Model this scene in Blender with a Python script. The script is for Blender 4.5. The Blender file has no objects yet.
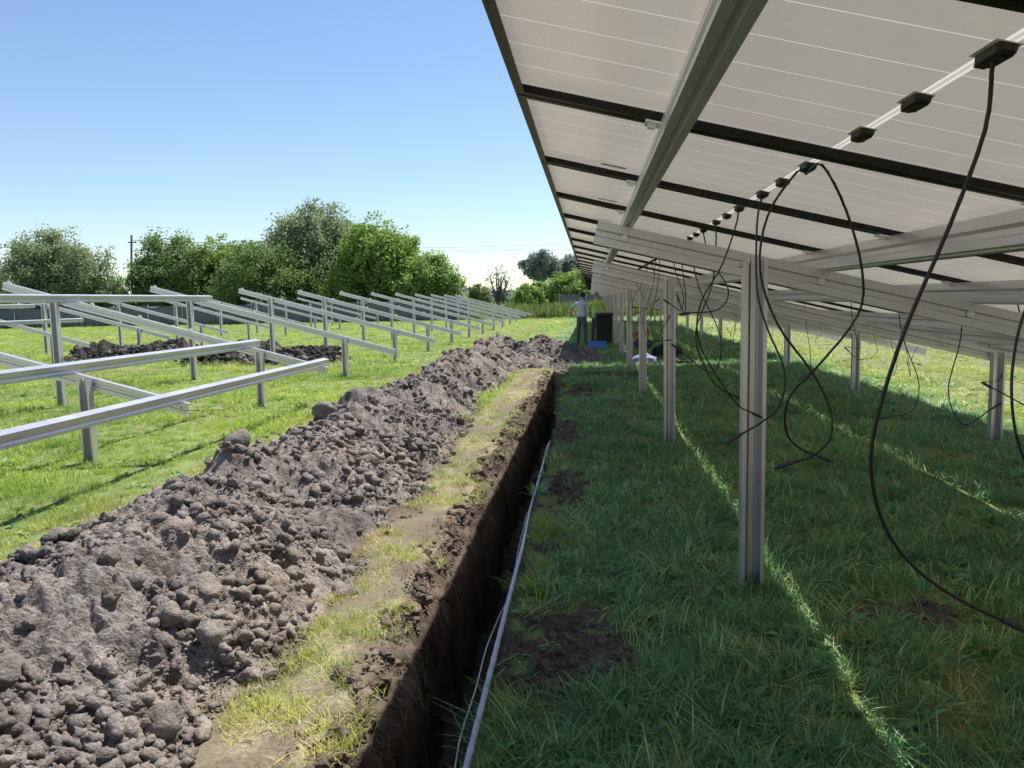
import bpy, bmesh, math, random
import numpy as np
from mathutils import Vector, Matrix, noise as mnoise

# ------------------------------------------------------------------ camera
H = 1.7
FPX, PITCH, YAW, ROLL = 778.8, 0.1077, 0.1019, -0.0203
scene = bpy.context.scene
col = scene.collection
Fv = Vector((-math.sin(YAW)*math.cos(PITCH), math.cos(YAW)*math.cos(PITCH), -math.sin(PITCH)))
R0 = Vector((math.cos(YAW), math.sin(YAW), 0)); U0 = R0.cross(Fv)
Rv = math.cos(ROLL)*R0 + math.sin(ROLL)*U0
Uv = math.cos(ROLL)*U0 - math.sin(ROLL)*R0
cam_d = bpy.data.cameras.new('camera')
cam_d.sensor_width = 36.0; cam_d.lens = FPX/1024*36.0
cam_d.clip_start = 0.05; cam_d.clip_end = 6000
cam = bpy.data.objects.new('camera', cam_d); col.objects.link(cam)
cam.matrix_world = Matrix(((Rv.x, Uv.x, -Fv.x, 0), (Rv.y, Uv.y, -Fv.y, 0), (Rv.z, Uv.z, -Fv.z, H), (0, 0, 0, 1)))
scene.camera = cam

# ------------------------------------------------------------------ sky, sun, exposure
SUN = Vector((0.29, 0.45, 1.0)).normalized()
world = bpy.data.worlds.new('World'); scene.world = world; world.use_nodes = True
wn = world.node_tree.nodes; wl = world.node_tree.links
bg = wn['Background']
sky = wn.new('ShaderNodeTexSky'); sky.sky_type = 'NISHITA'; sky.sun_disc = False
sky.sun_elevation = math.asin(SUN.z); sky.sun_rotation = math.atan2(SUN.x, SUN.y)
sky.altitude = 200; sky.air_density = 1.1; sky.dust_density = 0.1; sky.ozone_density = 3.5
wl.new(sky.outputs['Color'], bg.inputs['Color']); bg.inputs['Strength'].default_value = 0.076
sun_d = bpy.data.lights.new('sun', 'SUN'); sun_d.energy = 4.5; sun_d.angle = math.radians(0.5); sun_d.color = (1.0, 0.95, 0.87)
sun_o = bpy.data.objects.new('sun', sun_d); col.objects.link(sun_o)
sun_o.rotation_euler = SUN.to_track_quat('Z', 'Y').to_euler(); sun_o.location = (10, 20, 30)
vs = scene.view_settings
vs.view_transform = 'Standard'; vs.look = 'None'; vs.gamma = 1.0; vs.use_curve_mapping = False; vs.exposure = 1.02
scene.cycles.max_bounces = 7; scene.cycles.diffuse_bounces = 4; scene.cycles.glossy_bounces = 3; scene.cycles.transmission_bounces = 4; scene.cycles.transparent_max_bounces = 4

rng = np.random.default_rng(7)
random.seed(7)

# ------------------------------------------------------------------ helpers
def ray(px, py): return Fv + Rv*((px-512)/FPX) + Uv*((384-py)/FPX)
def at_y(px, py, y):
    d = ray(px, py); return Vector((0, 0, H)) + d*(y/d.y)
def at_z(px, py, z=0.0):
    d = ray(px, py); return Vector((0, 0, H)) + d*((z-H)/d.z)

def _hash(ix, iy, seed):
    h = (ix.astype(np.int64)*374761393 + iy.astype(np.int64)*668265263 + seed*974634777) & 0xffffffff
    h = ((h ^ (h >> 13))*1274126177) & 0xffffffff
    h = (h ^ (h >> 16)) & 0xffffffff
    return h/4294967295.0
def vnoise(x, y, seed=0):
    x = np.asarray(x, float); y = np.asarray(y, float)
    ix = np.floor(x); iy = np.floor(y); fx = x-ix; fy = y-iy
    ux = fx*fx*fx*(fx*(fx*6-15)+10); uy = fy*fy*fy*(fy*(fy*6-15)+10)
    a = _hash(ix, iy, seed); b = _hash(ix+1, iy, seed); c = _hash(ix, iy+1, seed); d = _hash(ix+1, iy+1, seed)
    return ((a*(1-ux)+b*ux)*(1-uy) + (c*(1-ux)+d*ux)*uy)*2-1
def fbm(x, y, oct=4, seed=0, gain=0.5):
    s = 0; a = 1; f = 1
    for i in range(oct):
        s = s + a*vnoise(x*f+i*17.3, y*f-i*9.1, seed+i); a *= gain; f *= 2.03
    return s
def sstep(a, b, x):
    t = np.clip((x-a)/(b-a), 0, 1); return t*t*(3-2*t)
def cells(x, y, seed=0):
    """Worley bumps: 0 at cell borders, 1 near feature points"""
    ix = np.floor(x); iy = np.floor(y); best = np.full(np.shape(x), 9.0); sec = best.copy()
    for dx in (-1, 0, 1):
        for dy in (-1, 0, 1):
            jx = ix+dx; jy = iy+dy
            px = jx+_hash(jx, jy, seed); py = jy+_hash(jx, jy, seed+5)
            d = np.hypot(px-x, py-y)
            sec = np.where(d < best, best, np.minimum(sec, d)); best = np.minimum(best, d)
    return best, sec

def mesh_np(name, v, f, attrs=None, smooth=False):
    me = bpy.data.meshes.new(name)
    me.from_pydata(np.asarray(v).tolist() if isinstance(v, np.ndarray) else v, [], f.tolist() if isinstance(f, np.ndarray) else f)
    if attrs:
        for k, a in attrs.items():
            at = me.attributes.new(k, 'FLOAT', 'POINT'); at.data.foreach_set('value', np.asarray(a, dtype=np.float32))
    if smooth: me.polygons.foreach_set('use_smooth', [True]*len(me.polygons))
    me.update(); return me
def link(name, me, mat=None, parent=None, loc=None, rot=None):
    o = bpy.data.objects.new(name, me); col.objects.link(o)
    if mat is not None and me is not None and len(me.materials) == 0: me.materials.append(mat)
    if parent is not None: o.parent = parent
    if loc is not None: o.location = loc
    if rot is not None: o.rotation_euler = rot
    return o
def tag(o, label=None, cat=None, group=None, kind=None):
    if label: o['label'] = label
    if cat: o['category'] = cat
    if group: o['group'] = group
    if kind: o['kind'] = kind
    return o
def empty(name, loc=(0, 0, 0), rz=0.0):
    o = bpy.data.objects.new(name, None); col.objects.link(o); o.location = loc; o.rotation_euler = (0, 0, rz)
    o.empty_display_size = 0.2
    return o

def box_vf(x0, x1, y0, y1, z0, z1, V, Fc):
    b = len(V)
    V += [(x0, y0, z0), (x1, y0, z0), (x1, y1, z0), (x0, y1, z0), (x0, y0, z1), (x1, y0, z1), (x1, y1, z1), (x0, y1, z1)]
    Fc += [(b, b+3, b+2, b+1), (b+4, b+5, b+6, b+7), (b, b+1, b+5, b+4), (b+1, b+2, b+6, b+5), (b+2, b+3, b+7, b+6), (b+3, b, b+4, b+7)]
def boxes(name, lst):
    V = []; Fc = []
    for b in lst: box_vf(*b, V, Fc)
    return mesh_np(name, V, Fc)
def sheet_outline(pts, t):
    P = [Vector(p) for p in pts]; n = len(P); nr = []
    for i in range(n):
        d = Vector((0, 0))
        if i > 0: a = (P[i]-P[i-1]).normalized(); d += Vector((-a.y, a.x))
        if i < n-1: a = (P[i+1]-P[i]).normalized(); d += Vector((-a.y, a.x))
        L = d.length
        d = d/L if L > 1e-6 else Vector((0, 1))
        k = 1.0
        if 0 < i < n-1:
            a = (P[i]-P[i-1]).normalized(); k = 1/max(0.45, abs(Vector((-a.y, a.x)).dot(d)))
        nr.append(d*k*t)
    return [tuple(p) for p in P] + [tuple(P[i]+nr[i]) for i in range(n-1, -1, -1)], n
def extrude_profile(name, pts, t, P0, eu, ev, ew, length):
    """cross-section polyline of folded sheet (u,v), extruded along ew"""
    out, n = sheet_outline(pts, t); m = len(out); V = []
    P0, eu, ev, ew = Vector(P0), Vector(eu), Vector(ev), Vector(ew)
    for k in (0, 1):
        for (u, v) in out: V.append(tuple(P0+eu*u+ev*v+ew*(length*k)))
    Fc = [(i, (i+1) % m, m+(i+1) % m, m+i) for i in range(m)]
    for k in range(n-1):
        a, b, c, d = k, k+1, m-2-k, m-1-k
        Fc.append((a, d, c, b)); Fc.append((m+a, m+b, m+c, m+d))
    me = mesh_np(name, V, Fc)
    bm = bmesh.new(); bm.from_mesh(me); bmesh.ops.recalc_face_normals(bm, faces=bm.faces); bm.to_mesh(me); bm.free()
    return me
def smooth_path(pts, n=40):
    P = [Vector(p) for p in pts]
    P = [P[0]*2-P[1]] + P + [P[-1]*2-P[-2]]
    out = []; segs = len(P)-3; per = max(2, n//segs)
    for i in range(segs):
        a, b, c, d = P[i:i+4]
        for k in range(per):
            t = k/per
            out.append(0.5*((2*b)+(c-a)*t+(2*a-5*b+4*c-d)*t*t+(3*b-a-3*c+d)*t**3))
    out.append(P[-2]); return out
def tube_vf(path, r, V, Fc, sides=6, taper=None):
    base = len(V); n = len(path)
    up = Vector((0.13, 0.21, 0.97)).normalized()
    for i, p in enumerate(path):
        t = (path[min(i+1, n-1)]-path[max(i-1, 0)])
        t = t.normalized() if t.length > 1e-9 else Vector((0, 0, 1))
        a = t.cross(up)
        if a.length < 1e-3: a = t.cross(Vector((1, 0, 0)))
        a.normalize(); b = t.cross(a); up = b.cross(t) if b.length else up
        rr = r(i/(n-1)) if callable(r) else r
        for k in range(sides):
            an = 2*math.pi*k/sides
            V.append(tuple(p+a*(math.cos(an)*rr)+b*(math.sin(an)*rr)))
    for i in range(n-1):
        for k in range(sides):
            k2 = (k+1) % sides
            Fc.append((base+i*sides+k, base+i*sides+k2, base+(i+1)*sides+k2, base+(i+1)*sides+k))
    Fc.append(tuple(base+k for k in range(sides))[::-1]); Fc.append(tuple(base+(n-1)*sides+k for k in range(sides)))
def tube_mesh(name, path, r, sides=6):
    V = []; Fc = []; tube_vf([Vector(p) for p in path], r, V, Fc, sides); return mesh_np(name, V, Fc, smooth=True)

# ------------------------------------------------------------------ materials
def new_mat(name):
    m = bpy.data.materials.new(name); m.use_nodes = True
    return m, m.node_tree.nodes, m.node_tree.links, m.node_tree.nodes['Principled BSDF']
def nd(N, t, **kw):
    n = N.new(t)
    for k, v in kw.items():
        if hasattr(n, k): setattr(n, k, v)
        else: n.inputs[k.replace('_', ' ')].default_value = v
    return n
def ramp(N, stops):
    r = N.new('ShaderNodeValToRGB'); e = r.color_ramp.elements
    while len(e) > 1: e.remove(e[-1])
    e[0].position, e[0].color = stops[0][0], (*stops[0][1], 1)
    for p, c in stops[1:]:
        x = e.new(p); x.color = (*c, 1)
    return r
def mixc(N, L, fac, a, b, blend='MIX'):
    m = N.new('ShaderNodeMix'); m.data_type = 'RGBA'; m.blend_type = blend
    for sock, v in ((m.inputs[0], fac), (m.inputs[6], a), (m.inputs[7], b)):
        if isinstance(v, (int, float)): sock.default_value = v
        elif isinstance(v, tuple): sock.default_value = (*v, 1)
        else: L.new(v, sock)
    return m.outputs[2]
def math_n(N, L, op, a, b=None):
    m = N.new('ShaderNodeMath'); m.operation = op
    for i, v in enumerate((a, b)):
        if v is None: continue
        if isinstance(v, (int, float)): m.inputs[i].default_value = v
        else: L.new(v, m.inputs[i])
    return m.outputs[0]

def plain(name, c, rough=0.6, metal=0.0, var=0.15, scale=30.0, spec=0.5, bump=0.0):
    m, N, L, P = new_mat(name)
    tc = nd(N, 'ShaderNodeTexCoord'); no = nd(N, 'ShaderNodeTexNoise', Scale=scale, Detail=4.0)
    L.new(tc.outputs['Object'], no.inputs['Vector'])
    r = ramp(N, [(0.3, tuple(x*(1-var) for x in c)), (0.7, tuple(min(1, x*(1+var)) for x in c))])
    L.new(no.outputs['Fac'], r.inputs['Fac']); L.new(r.outputs['Color'], P.inputs['Base Color'])
    P.inputs['Roughness'].default_value = rough; P.inputs['Metallic'].default_value = metal
    P.inputs['Specular IOR Level'].default_value = spec
    if bump:
        b = nd(N, 'ShaderNodeBump', Strength=bump, Distance=0.01); L.new(no.outputs['Fac'], b.inputs['Height']); L.new(b.outputs['Normal'], P.inputs['Normal'])
    return m

def galvanised():
    m, N, L, P = new_mat('galvanised_steel')
    tc = nd(N, 'ShaderNodeTexCoord'); vo = nd(N, 'ShaderNodeTexVoronoi', Scale=90.0); no = nd(N, 'ShaderNodeTexNoise', Scale=3.0, Detail=5.0)
    L.new(tc.outputs['Object'], vo.inputs['Vector']); L.new(tc.outputs['Object'], no.inputs['Vector'])
    a = ramp(N, [(0.0, (0.60, 0.575, 0.625)), (1.0, (0.67, 0.645, 0.695))]); L.new(vo.outputs['Color'], a.inputs['Fac'])
    b = ramp(N, [(0.3, (0.93, 0.92, 0.915)), (0.7, (1, 1, 1))]); L.new(no.outputs['Fac'], b.inputs['Fac'])
    L.new(mixc(N, L, 1.0, a.outputs['Color'], b.outputs['Color'], 'MULTIPLY'), P.inputs['Base Color'])
    rr = ramp(N, [(0.3, (0.28,)*3), (0.7, (0.34,)*3)]); L.new(no.outputs['Fac'], rr.inputs['Fac']); L.new(rr.outputs['Color'], P.inputs['Roughness'])
    P.inputs['Metallic'].default_value = 0.66
    return m
M_STEEL = galvanised()
M_BLACK = plain('black_anodised_frame', (0.006, 0.006, 0.0065), 0.4, 0.0, spec=0.3)
M_PLASTIC = plain('black_plastic', (0.012, 0.012, 0.013), 0.5)
M_CABLE = plain('black_cable_rubber', (0.014, 0.014, 0.016), 0.45)
M_SEAL = plain('white_sealant', (0.62, 0.62, 0.6), 0.6)
M_CLAMP = plain('bright_aluminium_clamp', (0.75, 0.75, 0.74), 0.35, 0.5)
M_CONN = plain('grey_plug', (0.035, 0.038, 0.06), 0.35)

PW, PL = 1.178, 1.915          # panel width along the row, length down the slope
def panel_back():
    m, N, L, P = new_mat('glass_panel_back')
    tc = nd(N, 'ShaderNodeTexCoord'); sp = nd(N, 'ShaderNodeSeparateXYZ'); L.new(tc.outputs['Object'], sp.inputs[0])
    def lines(src, off, pitch, half):
        a = math_n(N, L, 'ADD', src, off); b = math_n(N, L, 'DIVIDE', a, pitch); c = math_n(N, L, 'FRACT', b)
        d = math_n(N, L, 'SUBTRACT', c, 0.5); e = math_n(N, L, 'ABSOLUTE', d)
        f = math_n(N, L, 'GREATER_THAN', e, 0.5-half/pitch); return f
    ly = lines(sp.outputs['Y'], 3*(PW-0.06)/6, (PW-0.06)/6, 0.0016)
    lx = lines(sp.outputs['X'], 10.02*(PL-0.06)/20, (PL-0.06)/20, 0.0008)
    mid = math_n(N, L, 'ABSOLUTE', sp.outputs['X'])
    m1 = math_n(N, L, 'LESS_THAN', mid, 0.011); m2 = math_n(N, L, 'LESS_THAN', mid, 0.004)
    mm = math_n(N, L, 'SUBTRACT', m1, math_n(N, L, 'MULTIPLY', m2, 0.55))
    lxs = math_n(N, L, 'MULTIPLY', lx, 0.06)
    tot = math_n(N, L, 'MAXIMUM', math_n(N, L, 'MULTIPLY', ly, 0.9), math_n(N, L, 'MAXIMUM', mm, lxs))
    oi = nd(N, 'ShaderNodeObjectInfo'); va = nd(N, 'ShaderNodeVectorMath', operation='MULTIPLY_ADD'); L.new(oi.outputs['Random'], va.inputs[0]); va.inputs[1].default_value = (37, 53, 71); L.new(tc.outputs['Object'], va.inputs[2])
    no = nd(N, 'ShaderNodeTexNoise', Scale=2.2, Detail=6.0, Roughness=0.6); L.new(va.outputs['Vector'], no.inputs['Vector'])
    c = ramp(N, [(0.3, (0.44, 0.42, 0.385)), (0.7, (0.56, 0.535, 0.49))]); L.new(no.outputs['Fac'], c.inputs['Fac'])
    n2 = nd(N, 'ShaderNodeTexNoise', Scale=4.0, Detail=8.0, Roughness=0.7); L.new(va.outputs['Vector'], n2.inputs['Vector'])
    st = ramp(N, [(0.52, (0, 0, 0)), (0.68, (0.75, 0.75, 0.75))]); L.new(n2.outputs['Fac'], st.inputs['Fac'])
    c2 = mixc(N, L, st.outputs['Color'], c.outputs['Color'], (0.74, 0.72, 0.66))
    L.new(mixc(N, L, tot, c2, (0.95, 0.94, 0.9)), P.inputs['Base Color'])
    tr = nd(N, 'ShaderNodeBsdfTranslucent'); L.new(mixc(N, L, tot, (0.81, 0.752, 0.67), (1.0, 0.97, 0.92)), tr.inputs['Color'])
    mx = nd(N, 'ShaderNodeMixShader'); L.new(math_n(N, L, 'ADD', math_n(N, L, 'MULTIPLY', tot, 0.40), 0.44), mx.inputs[0])  # translucency raised to brighten the undersides and the grass below
    L.new(P.outputs[0], mx.inputs[1]); L.new(tr.outputs[0], mx.inputs[2]); L.new(mx.outputs[0], N['Material Output'].inputs['Surface'])
    rr = ramp(N, [(0.4, (0.10,)*3), (0.7, (0.32,)*3)]); L.new(n2.outputs['Fac'], rr.inputs['Fac']); L.new(rr.outputs['Color'], P.inputs['Roughness'])
    P.inputs['Specular IOR Level'].default_value = 0.9
    return m
M_BACK = panel_back()
def cell_front():
    # glass-glass module: dark cells in front, extra translucency added to fill the shade below
    m, N, L, P = new_mat('dark_cell_front')
    tc = nd(N, 'ShaderNodeTexCoord'); no = nd(N, 'ShaderNodeTexNoise', Scale=3.0, Detail=4.0); L.new(tc.outputs['Object'], no.inputs['Vector'])
    r = ramp(N, [(0.3, (0.010, 0.012, 0.026)), (0.7, (0.016, 0.018, 0.035))]); L.new(no.outputs['Fac'], r.inputs['Fac']); L.new(r.outputs['Color'], P.inputs['Base Color'])
    P.inputs['Roughness'].default_value = 0.12
    tr = nd(N, 'ShaderNodeBsdfTranslucent'); tr.inputs['Color'].default_value = (0.8, 0.79, 0.77, 1)
    mx = nd(N, 'ShaderNodeMixShader'); mx.inputs[0].default_value = 0.39
    L.new(P.outputs[0], mx.inputs[1]); L.new(tr.outputs[0], mx.inputs[2]); L.new(mx.outputs[0], N['Material Output'].inputs['Surface'])
    return m
M_CELL = cell_front()

def soil_mat(name, dark, light, scale=1.0, brown=0.0):
    m, N, L, P = new_mat(name)
    pos = nd(N, 'ShaderNodeNewGeometry').outputs['Position']
    n0 = nd(N, 'ShaderNodeTexNoise', Scale=0.9, Detail=5.0, Roughness=0.65); n1 = nd(N, 'ShaderNodeTexNoise', Scale=5.0*scale, Detail=10.0, Roughness=0.7); n2 = nd(N, 'ShaderNodeTexNoise', Scale=60.0*scale, Detail=6.0, Roughness=0.7)
    n3 = nd(N, 'ShaderNodeTexVoronoi', Scale=70.0*scale)
    for n in (n0, n1, n2, n3): L.new(pos, n.inputs['Vector'])
    a = ramp(N, [(0.28, dark), (0.72, light)]); L.new(n1.outputs['Fac'], a.inputs['Fac'])
    b = ramp(N, [(0.3, (0.6,)*3), (0.7, (1.22,)*3)]); L.new(n2.outputs['Fac'], b.inputs['Fac'])
    c = mixc(N, L, 1.0, a.outputs['Color'], b.outputs['Color'], 'MULTIPLY')
    t = ramp(N, [(0.38, (0.66, 0.64, 0.64)), (0.5, (0.98, 0.96, 0.96)), (0.62, (1.12, 1.02, 0.93))]); L.new(n0.outputs['Fac'], t.inputs['Fac'])
    if brown: c = mixc(N, L, brown, c, mixc(N, L, 1.0, c, t.outputs['Color'], 'MULTIPLY'))
    L.new(c, P.inputs['Base Color'])
    P.inputs['Roughness'].default_value = 0.95; P.inputs['Specular IOR Level'].default_value = 0.15
    bp = nd(N, 'ShaderNodeBump', Strength=0.9, Distance=0.012); L.new(math_n(N, L, 'SUBTRACT', n2.outputs['Fac'], math_n(N, L, 'MULTIPLY', n3.outputs['Distance'], 0.5)), bp.inputs['Height']); L.new(bp.outputs['Normal'], P.inputs['Normal'])
    return m
M_HEAP = soil_mat('dry_dug_earth', (0.105, 0.093, 0.086), (0.33, 0.298, 0.276), 1.0, 1.0)
M_HEAPD = soil_mat('damp_dug_earth', (0.03, 0.026, 0.024), (0.10, 0.088, 0.08))

def ground_mat():
    m, N, L, P = new_mat('field_ground')
    tc = nd(N, 'ShaderNodeTexCoord')
    def no(s, d=6.0, r=0.6):
        n = nd(N, 'ShaderNodeTexNoise', Scale=s, Detail=d, Roughness=r); L.new(tc.outputs['Object'], n.inputs['Vector']); return n.outputs['Fac']
    nl, nm, nf = no(0.25), no(3.0), no(40.0)
    g = ramp(N, [(0.3, (0.09, 0.125, 0.045)), (0.55, (0.17, 0.215, 0.075)), (0.75, (0.28, 0.30, 0.12))])
    L.new(math_n(N, L, 'ADD', math_n(N, L, 'MULTIPLY', nl, 0.5), math_n(N, L, 'MULTIPLY', nf, 0.5)), g.inputs['Fac'])
    s = ramp(N, [(0.3, (0.045, 0.034, 0.026)), (0.7, (0.15, 0.115, 0.09))]); L.new(nm, s.inputs['Fac'])
    d = ramp(N, [(0.3, (0.13, 0.10, 0.07)), (0.7, (0.34, 0.285, 0.195))]); L.new(nf, d.inputs['Fac'])
    a1 = nd(N, 'ShaderNodeAttribute', attribute_name='soil'); a2 = nd(N, 'ShaderNodeAttribute', attribute_name='dry')
    c = mixc(N, L, a2.outputs['Fac'], g.outputs['Color'], d.outputs['Color'])
    c = mixc(N, L, a1.outputs['Fac'], c, s.outputs['Color'])
    L.new(c, P.inputs['Base Color']); P.inputs['Roughness'].default_value = 0.95; P.inputs['Specular IOR Level'].default_value = 0.1
    bp = nd(N, 'ShaderNodeBump', Strength=0.7, Distance=0.02); L.new(nf, bp.inputs['Height']); L.new(bp.outputs['Normal'], P.inputs['Normal'])
    return m
M_GROUND = ground_mat()

def leaf_mat(name, stops, trans=0.36, rough=0.45, inst=True, dry=None, spec=0.4):
    m, N, L, P = new_mat(name)
    at = nd(N, 'ShaderNodeAttribute', attribute_name='tint')
    r = ramp(N, stops); L.new(at.outputs['Fac'], r.inputs['Fac']); c = r.outputs['Color']
    if inst:
        ad = nd(N, 'ShaderNodeAttribute', attribute_name='dry'); ad.attribute_type = 'INSTANCER'
        av = nd(N, 'ShaderNodeAttribute', attribute_name='vary'); av.attribute_type = 'INSTANCER'
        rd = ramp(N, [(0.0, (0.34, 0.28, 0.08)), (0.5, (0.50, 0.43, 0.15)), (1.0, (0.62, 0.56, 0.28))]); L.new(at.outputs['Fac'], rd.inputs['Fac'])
        ry = ramp(N, [(0.0, (0.15, 0.27, 0.022)), (0.5, (0.30, 0.43, 0.045)), (1.0, (0.47, 0.56, 0.12))]); L.new(at.outputs['Fac'], ry.inputs['Fac'])  # yellow-green blend paints sunlight into open grass; straw colours are real dryness
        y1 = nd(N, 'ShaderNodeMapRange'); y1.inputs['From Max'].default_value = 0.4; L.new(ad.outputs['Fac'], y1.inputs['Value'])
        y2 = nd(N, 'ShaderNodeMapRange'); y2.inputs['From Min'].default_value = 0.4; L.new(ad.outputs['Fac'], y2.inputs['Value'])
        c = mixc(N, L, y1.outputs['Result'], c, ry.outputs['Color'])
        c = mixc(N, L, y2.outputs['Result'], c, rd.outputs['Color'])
        vr = ramp(N, [(0.0, (0.60, 0.70, 0.68)), (1.0, (1.40, 1.25, 1.1))]); L.new(av.outputs['Fac'], vr.inputs['Fac'])
        c = mixc(N, L, 1.0, c, vr.outputs['Color'], 'MULTIPLY')
    L.new(c, P.inputs['Base Color']); P.inputs['Roughness'].default_value = rough; P.inputs['Specular IOR Level'].default_value = spec
    tr = nd(N, 'ShaderNodeBsdfTranslucent'); L.new(c, tr.inputs['Color'])
    mx = nd(N, 'ShaderNodeMixShader'); mx.inputs[0].default_value = trans
    L.new(P.outputs[0], mx.inputs[1]); L.new(tr.outputs[0], mx.inputs[2])
    L.new(mx.outputs[0], N['Material Output'].inputs['Surface'])
    return m
M_GRASS = leaf_mat('grass_blades', [(0.0, (0.05, 0.18, 0.07)), (0.5, (0.145, 0.37, 0.135)), (0.85, (0.29, 0.52, 0.22)), (1.0, (0.52, 0.62, 0.34))])  # blue-green base has the cool shade under the panels painted in
M_WEED = leaf_mat('broad_weed_leaves', [(0.0, (0.10, 0.25, 0.09)), (1.0, (0.28, 0.45, 0.17))], 0.35)

# ------------------------------------------------------------------ layout numbers (row runs along +Y)
TAN = 0.2472; SL = math.atan(TAN); CS, SN = math.cos(SL), math.sin(SL)
XH, ZH, XL = 0.912, 1.864, 4.541
E1 = Vector((CS, 0, -SN)); E3 = Vector((SN, 0, CS)); EY = Vector((0, 1, 0))
TANL = 0.270; SLL = math.atan(TANL)                       # the bare racks on the left stand a little steeper
E1L = Vector((math.cos(SLL), 0, -math.sin(SLL))); E3L = Vector((math.sin(SLL), 0, math.cos(SLL)))
def slope_pt(X, y, n=0.0, D=0.0):   # point over lateral X on the post-top plane, raised n along the normal
    if D: return Vector((XH+D, y, ZH)) + E1L*((X-XH)/math.cos(SLL)) + E3L*n
    return Vector((XH, y, ZH)) + E1*((X-XH)/CS) + E3*n
TR_END = 19.0
def x_left(y): return -1.05 + 0.05*vnoise(y*0.9, 0*y, 3) + 0.035*vnoise(y*3.1, 0*y, 4)
def x_right(y): return -0.455 + 0.018*vnoise(y*0.9, 0*y, 6) + 0.030*vnoise(y*2.7, 0*y, 8) + 0.015*vnoise(y*9, 0*y, 9) - 0.006*np.maximum(y-6, 0)

# soil patches on the right of the trench: (x, y, rx, ry, height)
PATCHES = [(-0.14, 3.70, 0.34, 0.50, 0.012), (-0.25, 6.9, 0.20, 0.9, 0.035), (-0.30, 9.8, 0.20, 1.0, 0.03), (1.75, 4.15, 0.30, 0.14, 0.0), (-0.2, 14.5, 0.3, 1.3, 0.03), (-0.25, 2.4, 0.2, 0.16, 0.015), (0.9, 3.0, 0.12, 0.06, 0.0), (0.5, 17.3, 0.9, 0.5, 0.03), (-0.25, 5.2, 0.13, 0.25, 0.015)]
def patch_mask(x, y):
    m = np.zeros(np.shape(x))
    for (px, py, rx, ry, h) in PATCHES:
        d = np.hypot((x-px)/rx, (y-py)/ry) + 0.6*fbm(x*6, y*6, 4, 31)
        m = np.maximum(m, 1-sstep(0.65, 1.1, d))
    return m
def ground_h(x, y):
    z = 0.02*fbm(x*0.5, y*0.5, 3, 11) + 0.012*fbm(x*4, y*4, 3, 12)
    z = z*sstep(0, 1.5, np.abs(x)+1) - 0.01
    for (px, py, rx, ry, h) in PATCHES:
        d = np.hypot((x-px)/rx, (y-py)/ry)
        if h: z = z + h*(1-sstep(0.2, 1.2, d))*(1+0.8*fbm(x*9, y*9, 3, 33))
    return z
# ------------------------------------------------------------------ heap height fields
def heap_h(x, y):
    """main spoil bank left of the trench, with its turn across the trench end"""
    hc = 0.50 + 0.12*sstep(9, 18, y) + 0.08*vnoise(y*0.7, 0*y, 21) + 0.08*vnoise(y*1.9, 0*y, 22)
    xc = -2.72 + 0.12*vnoise(y*0.5, 0*y, 23) - 0.1*sstep(10, 20, y)
    xr = -1.60 + 0.12*vnoise(y*1.1, 0*y, 24) + 0.05*vnoise(y*4, 0*y, 25) - 0.28*sstep(8, 15, y)
    xl = -3.52 + 0.16*vnoise(y*0.9, 0*y, 26) + 0.08*vnoise(y*3, 0*y, 27)
    tr = np.clip((xr-x)/(xr-xc), -0.5, 1); tl = np.clip((x-xl)/(xc-xl), -0.5, 1)
    prof = np.minimum(tr, tl)
    base = hc*np.where(prof > 0, prof**0.9 if False else np.abs(prof)**0.92, prof)
    base = base - 0.10*hc*sstep(0.75, 1.0, prof)
    end = 1-sstep(24.5, 28.0, y + 0.6*vnoise(x*1.3, 0*x, 28))
    base = base*end - 0.3*(1-end)
    # turn across the trench end
    d = np.hypot((x+1.35)/1.75, (y-22.6)/3.2) + 0.12*fbm(x*1.5, y*1.0, 2, 29)
    m2 = 0.52*(1-d)
    base = np.maximum(base, m2)
    return base
def heap_detail(x, y, amp=1.0):
    b1, s1 = cells(x*3.2, y*3.2, 41); b2, s2 = cells(x*8.0, y*8.0, 42); b3, s3 = cells(x*19, y*19, 43)
    d = 0.11*fbm(x*1.8, y*1.8, 3, 44) + 0.05*fbm(x*5, y*5, 3, 49)
    m1 = sstep(-0.1, 0.4, vnoise(x*1.4, y*1.4, 45)); m2 = sstep(-0.3, 0.3, vnoise(x*2.4, y*2.4, 46)); m3 = sstep(-0.5, 0.2, vnoise(x*3.1, y*3.1, 47))
    d = d + 0.065*m1*(np.sqrt(np.clip(1-b1*b1*1.6, 0, 1))-0.5) + 0.058*m2*(np.sqrt(np.clip(1-b2*b2*1.8, 0, 1))-0.4) + 0.024*m3*(np.sqrt(np.clip(1-b3*b3*1.8, 0, 1))-0.4)
    b4, s4 = cells(x*38, y*38, 50); d = d + 0.014*(np.sqrt(np.clip(1-b4*b4*1.8, 0, 1))-0.4)
    d = d + 0.014*fbm(x*24, y*24, 3, 48)
    return d*amp

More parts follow.
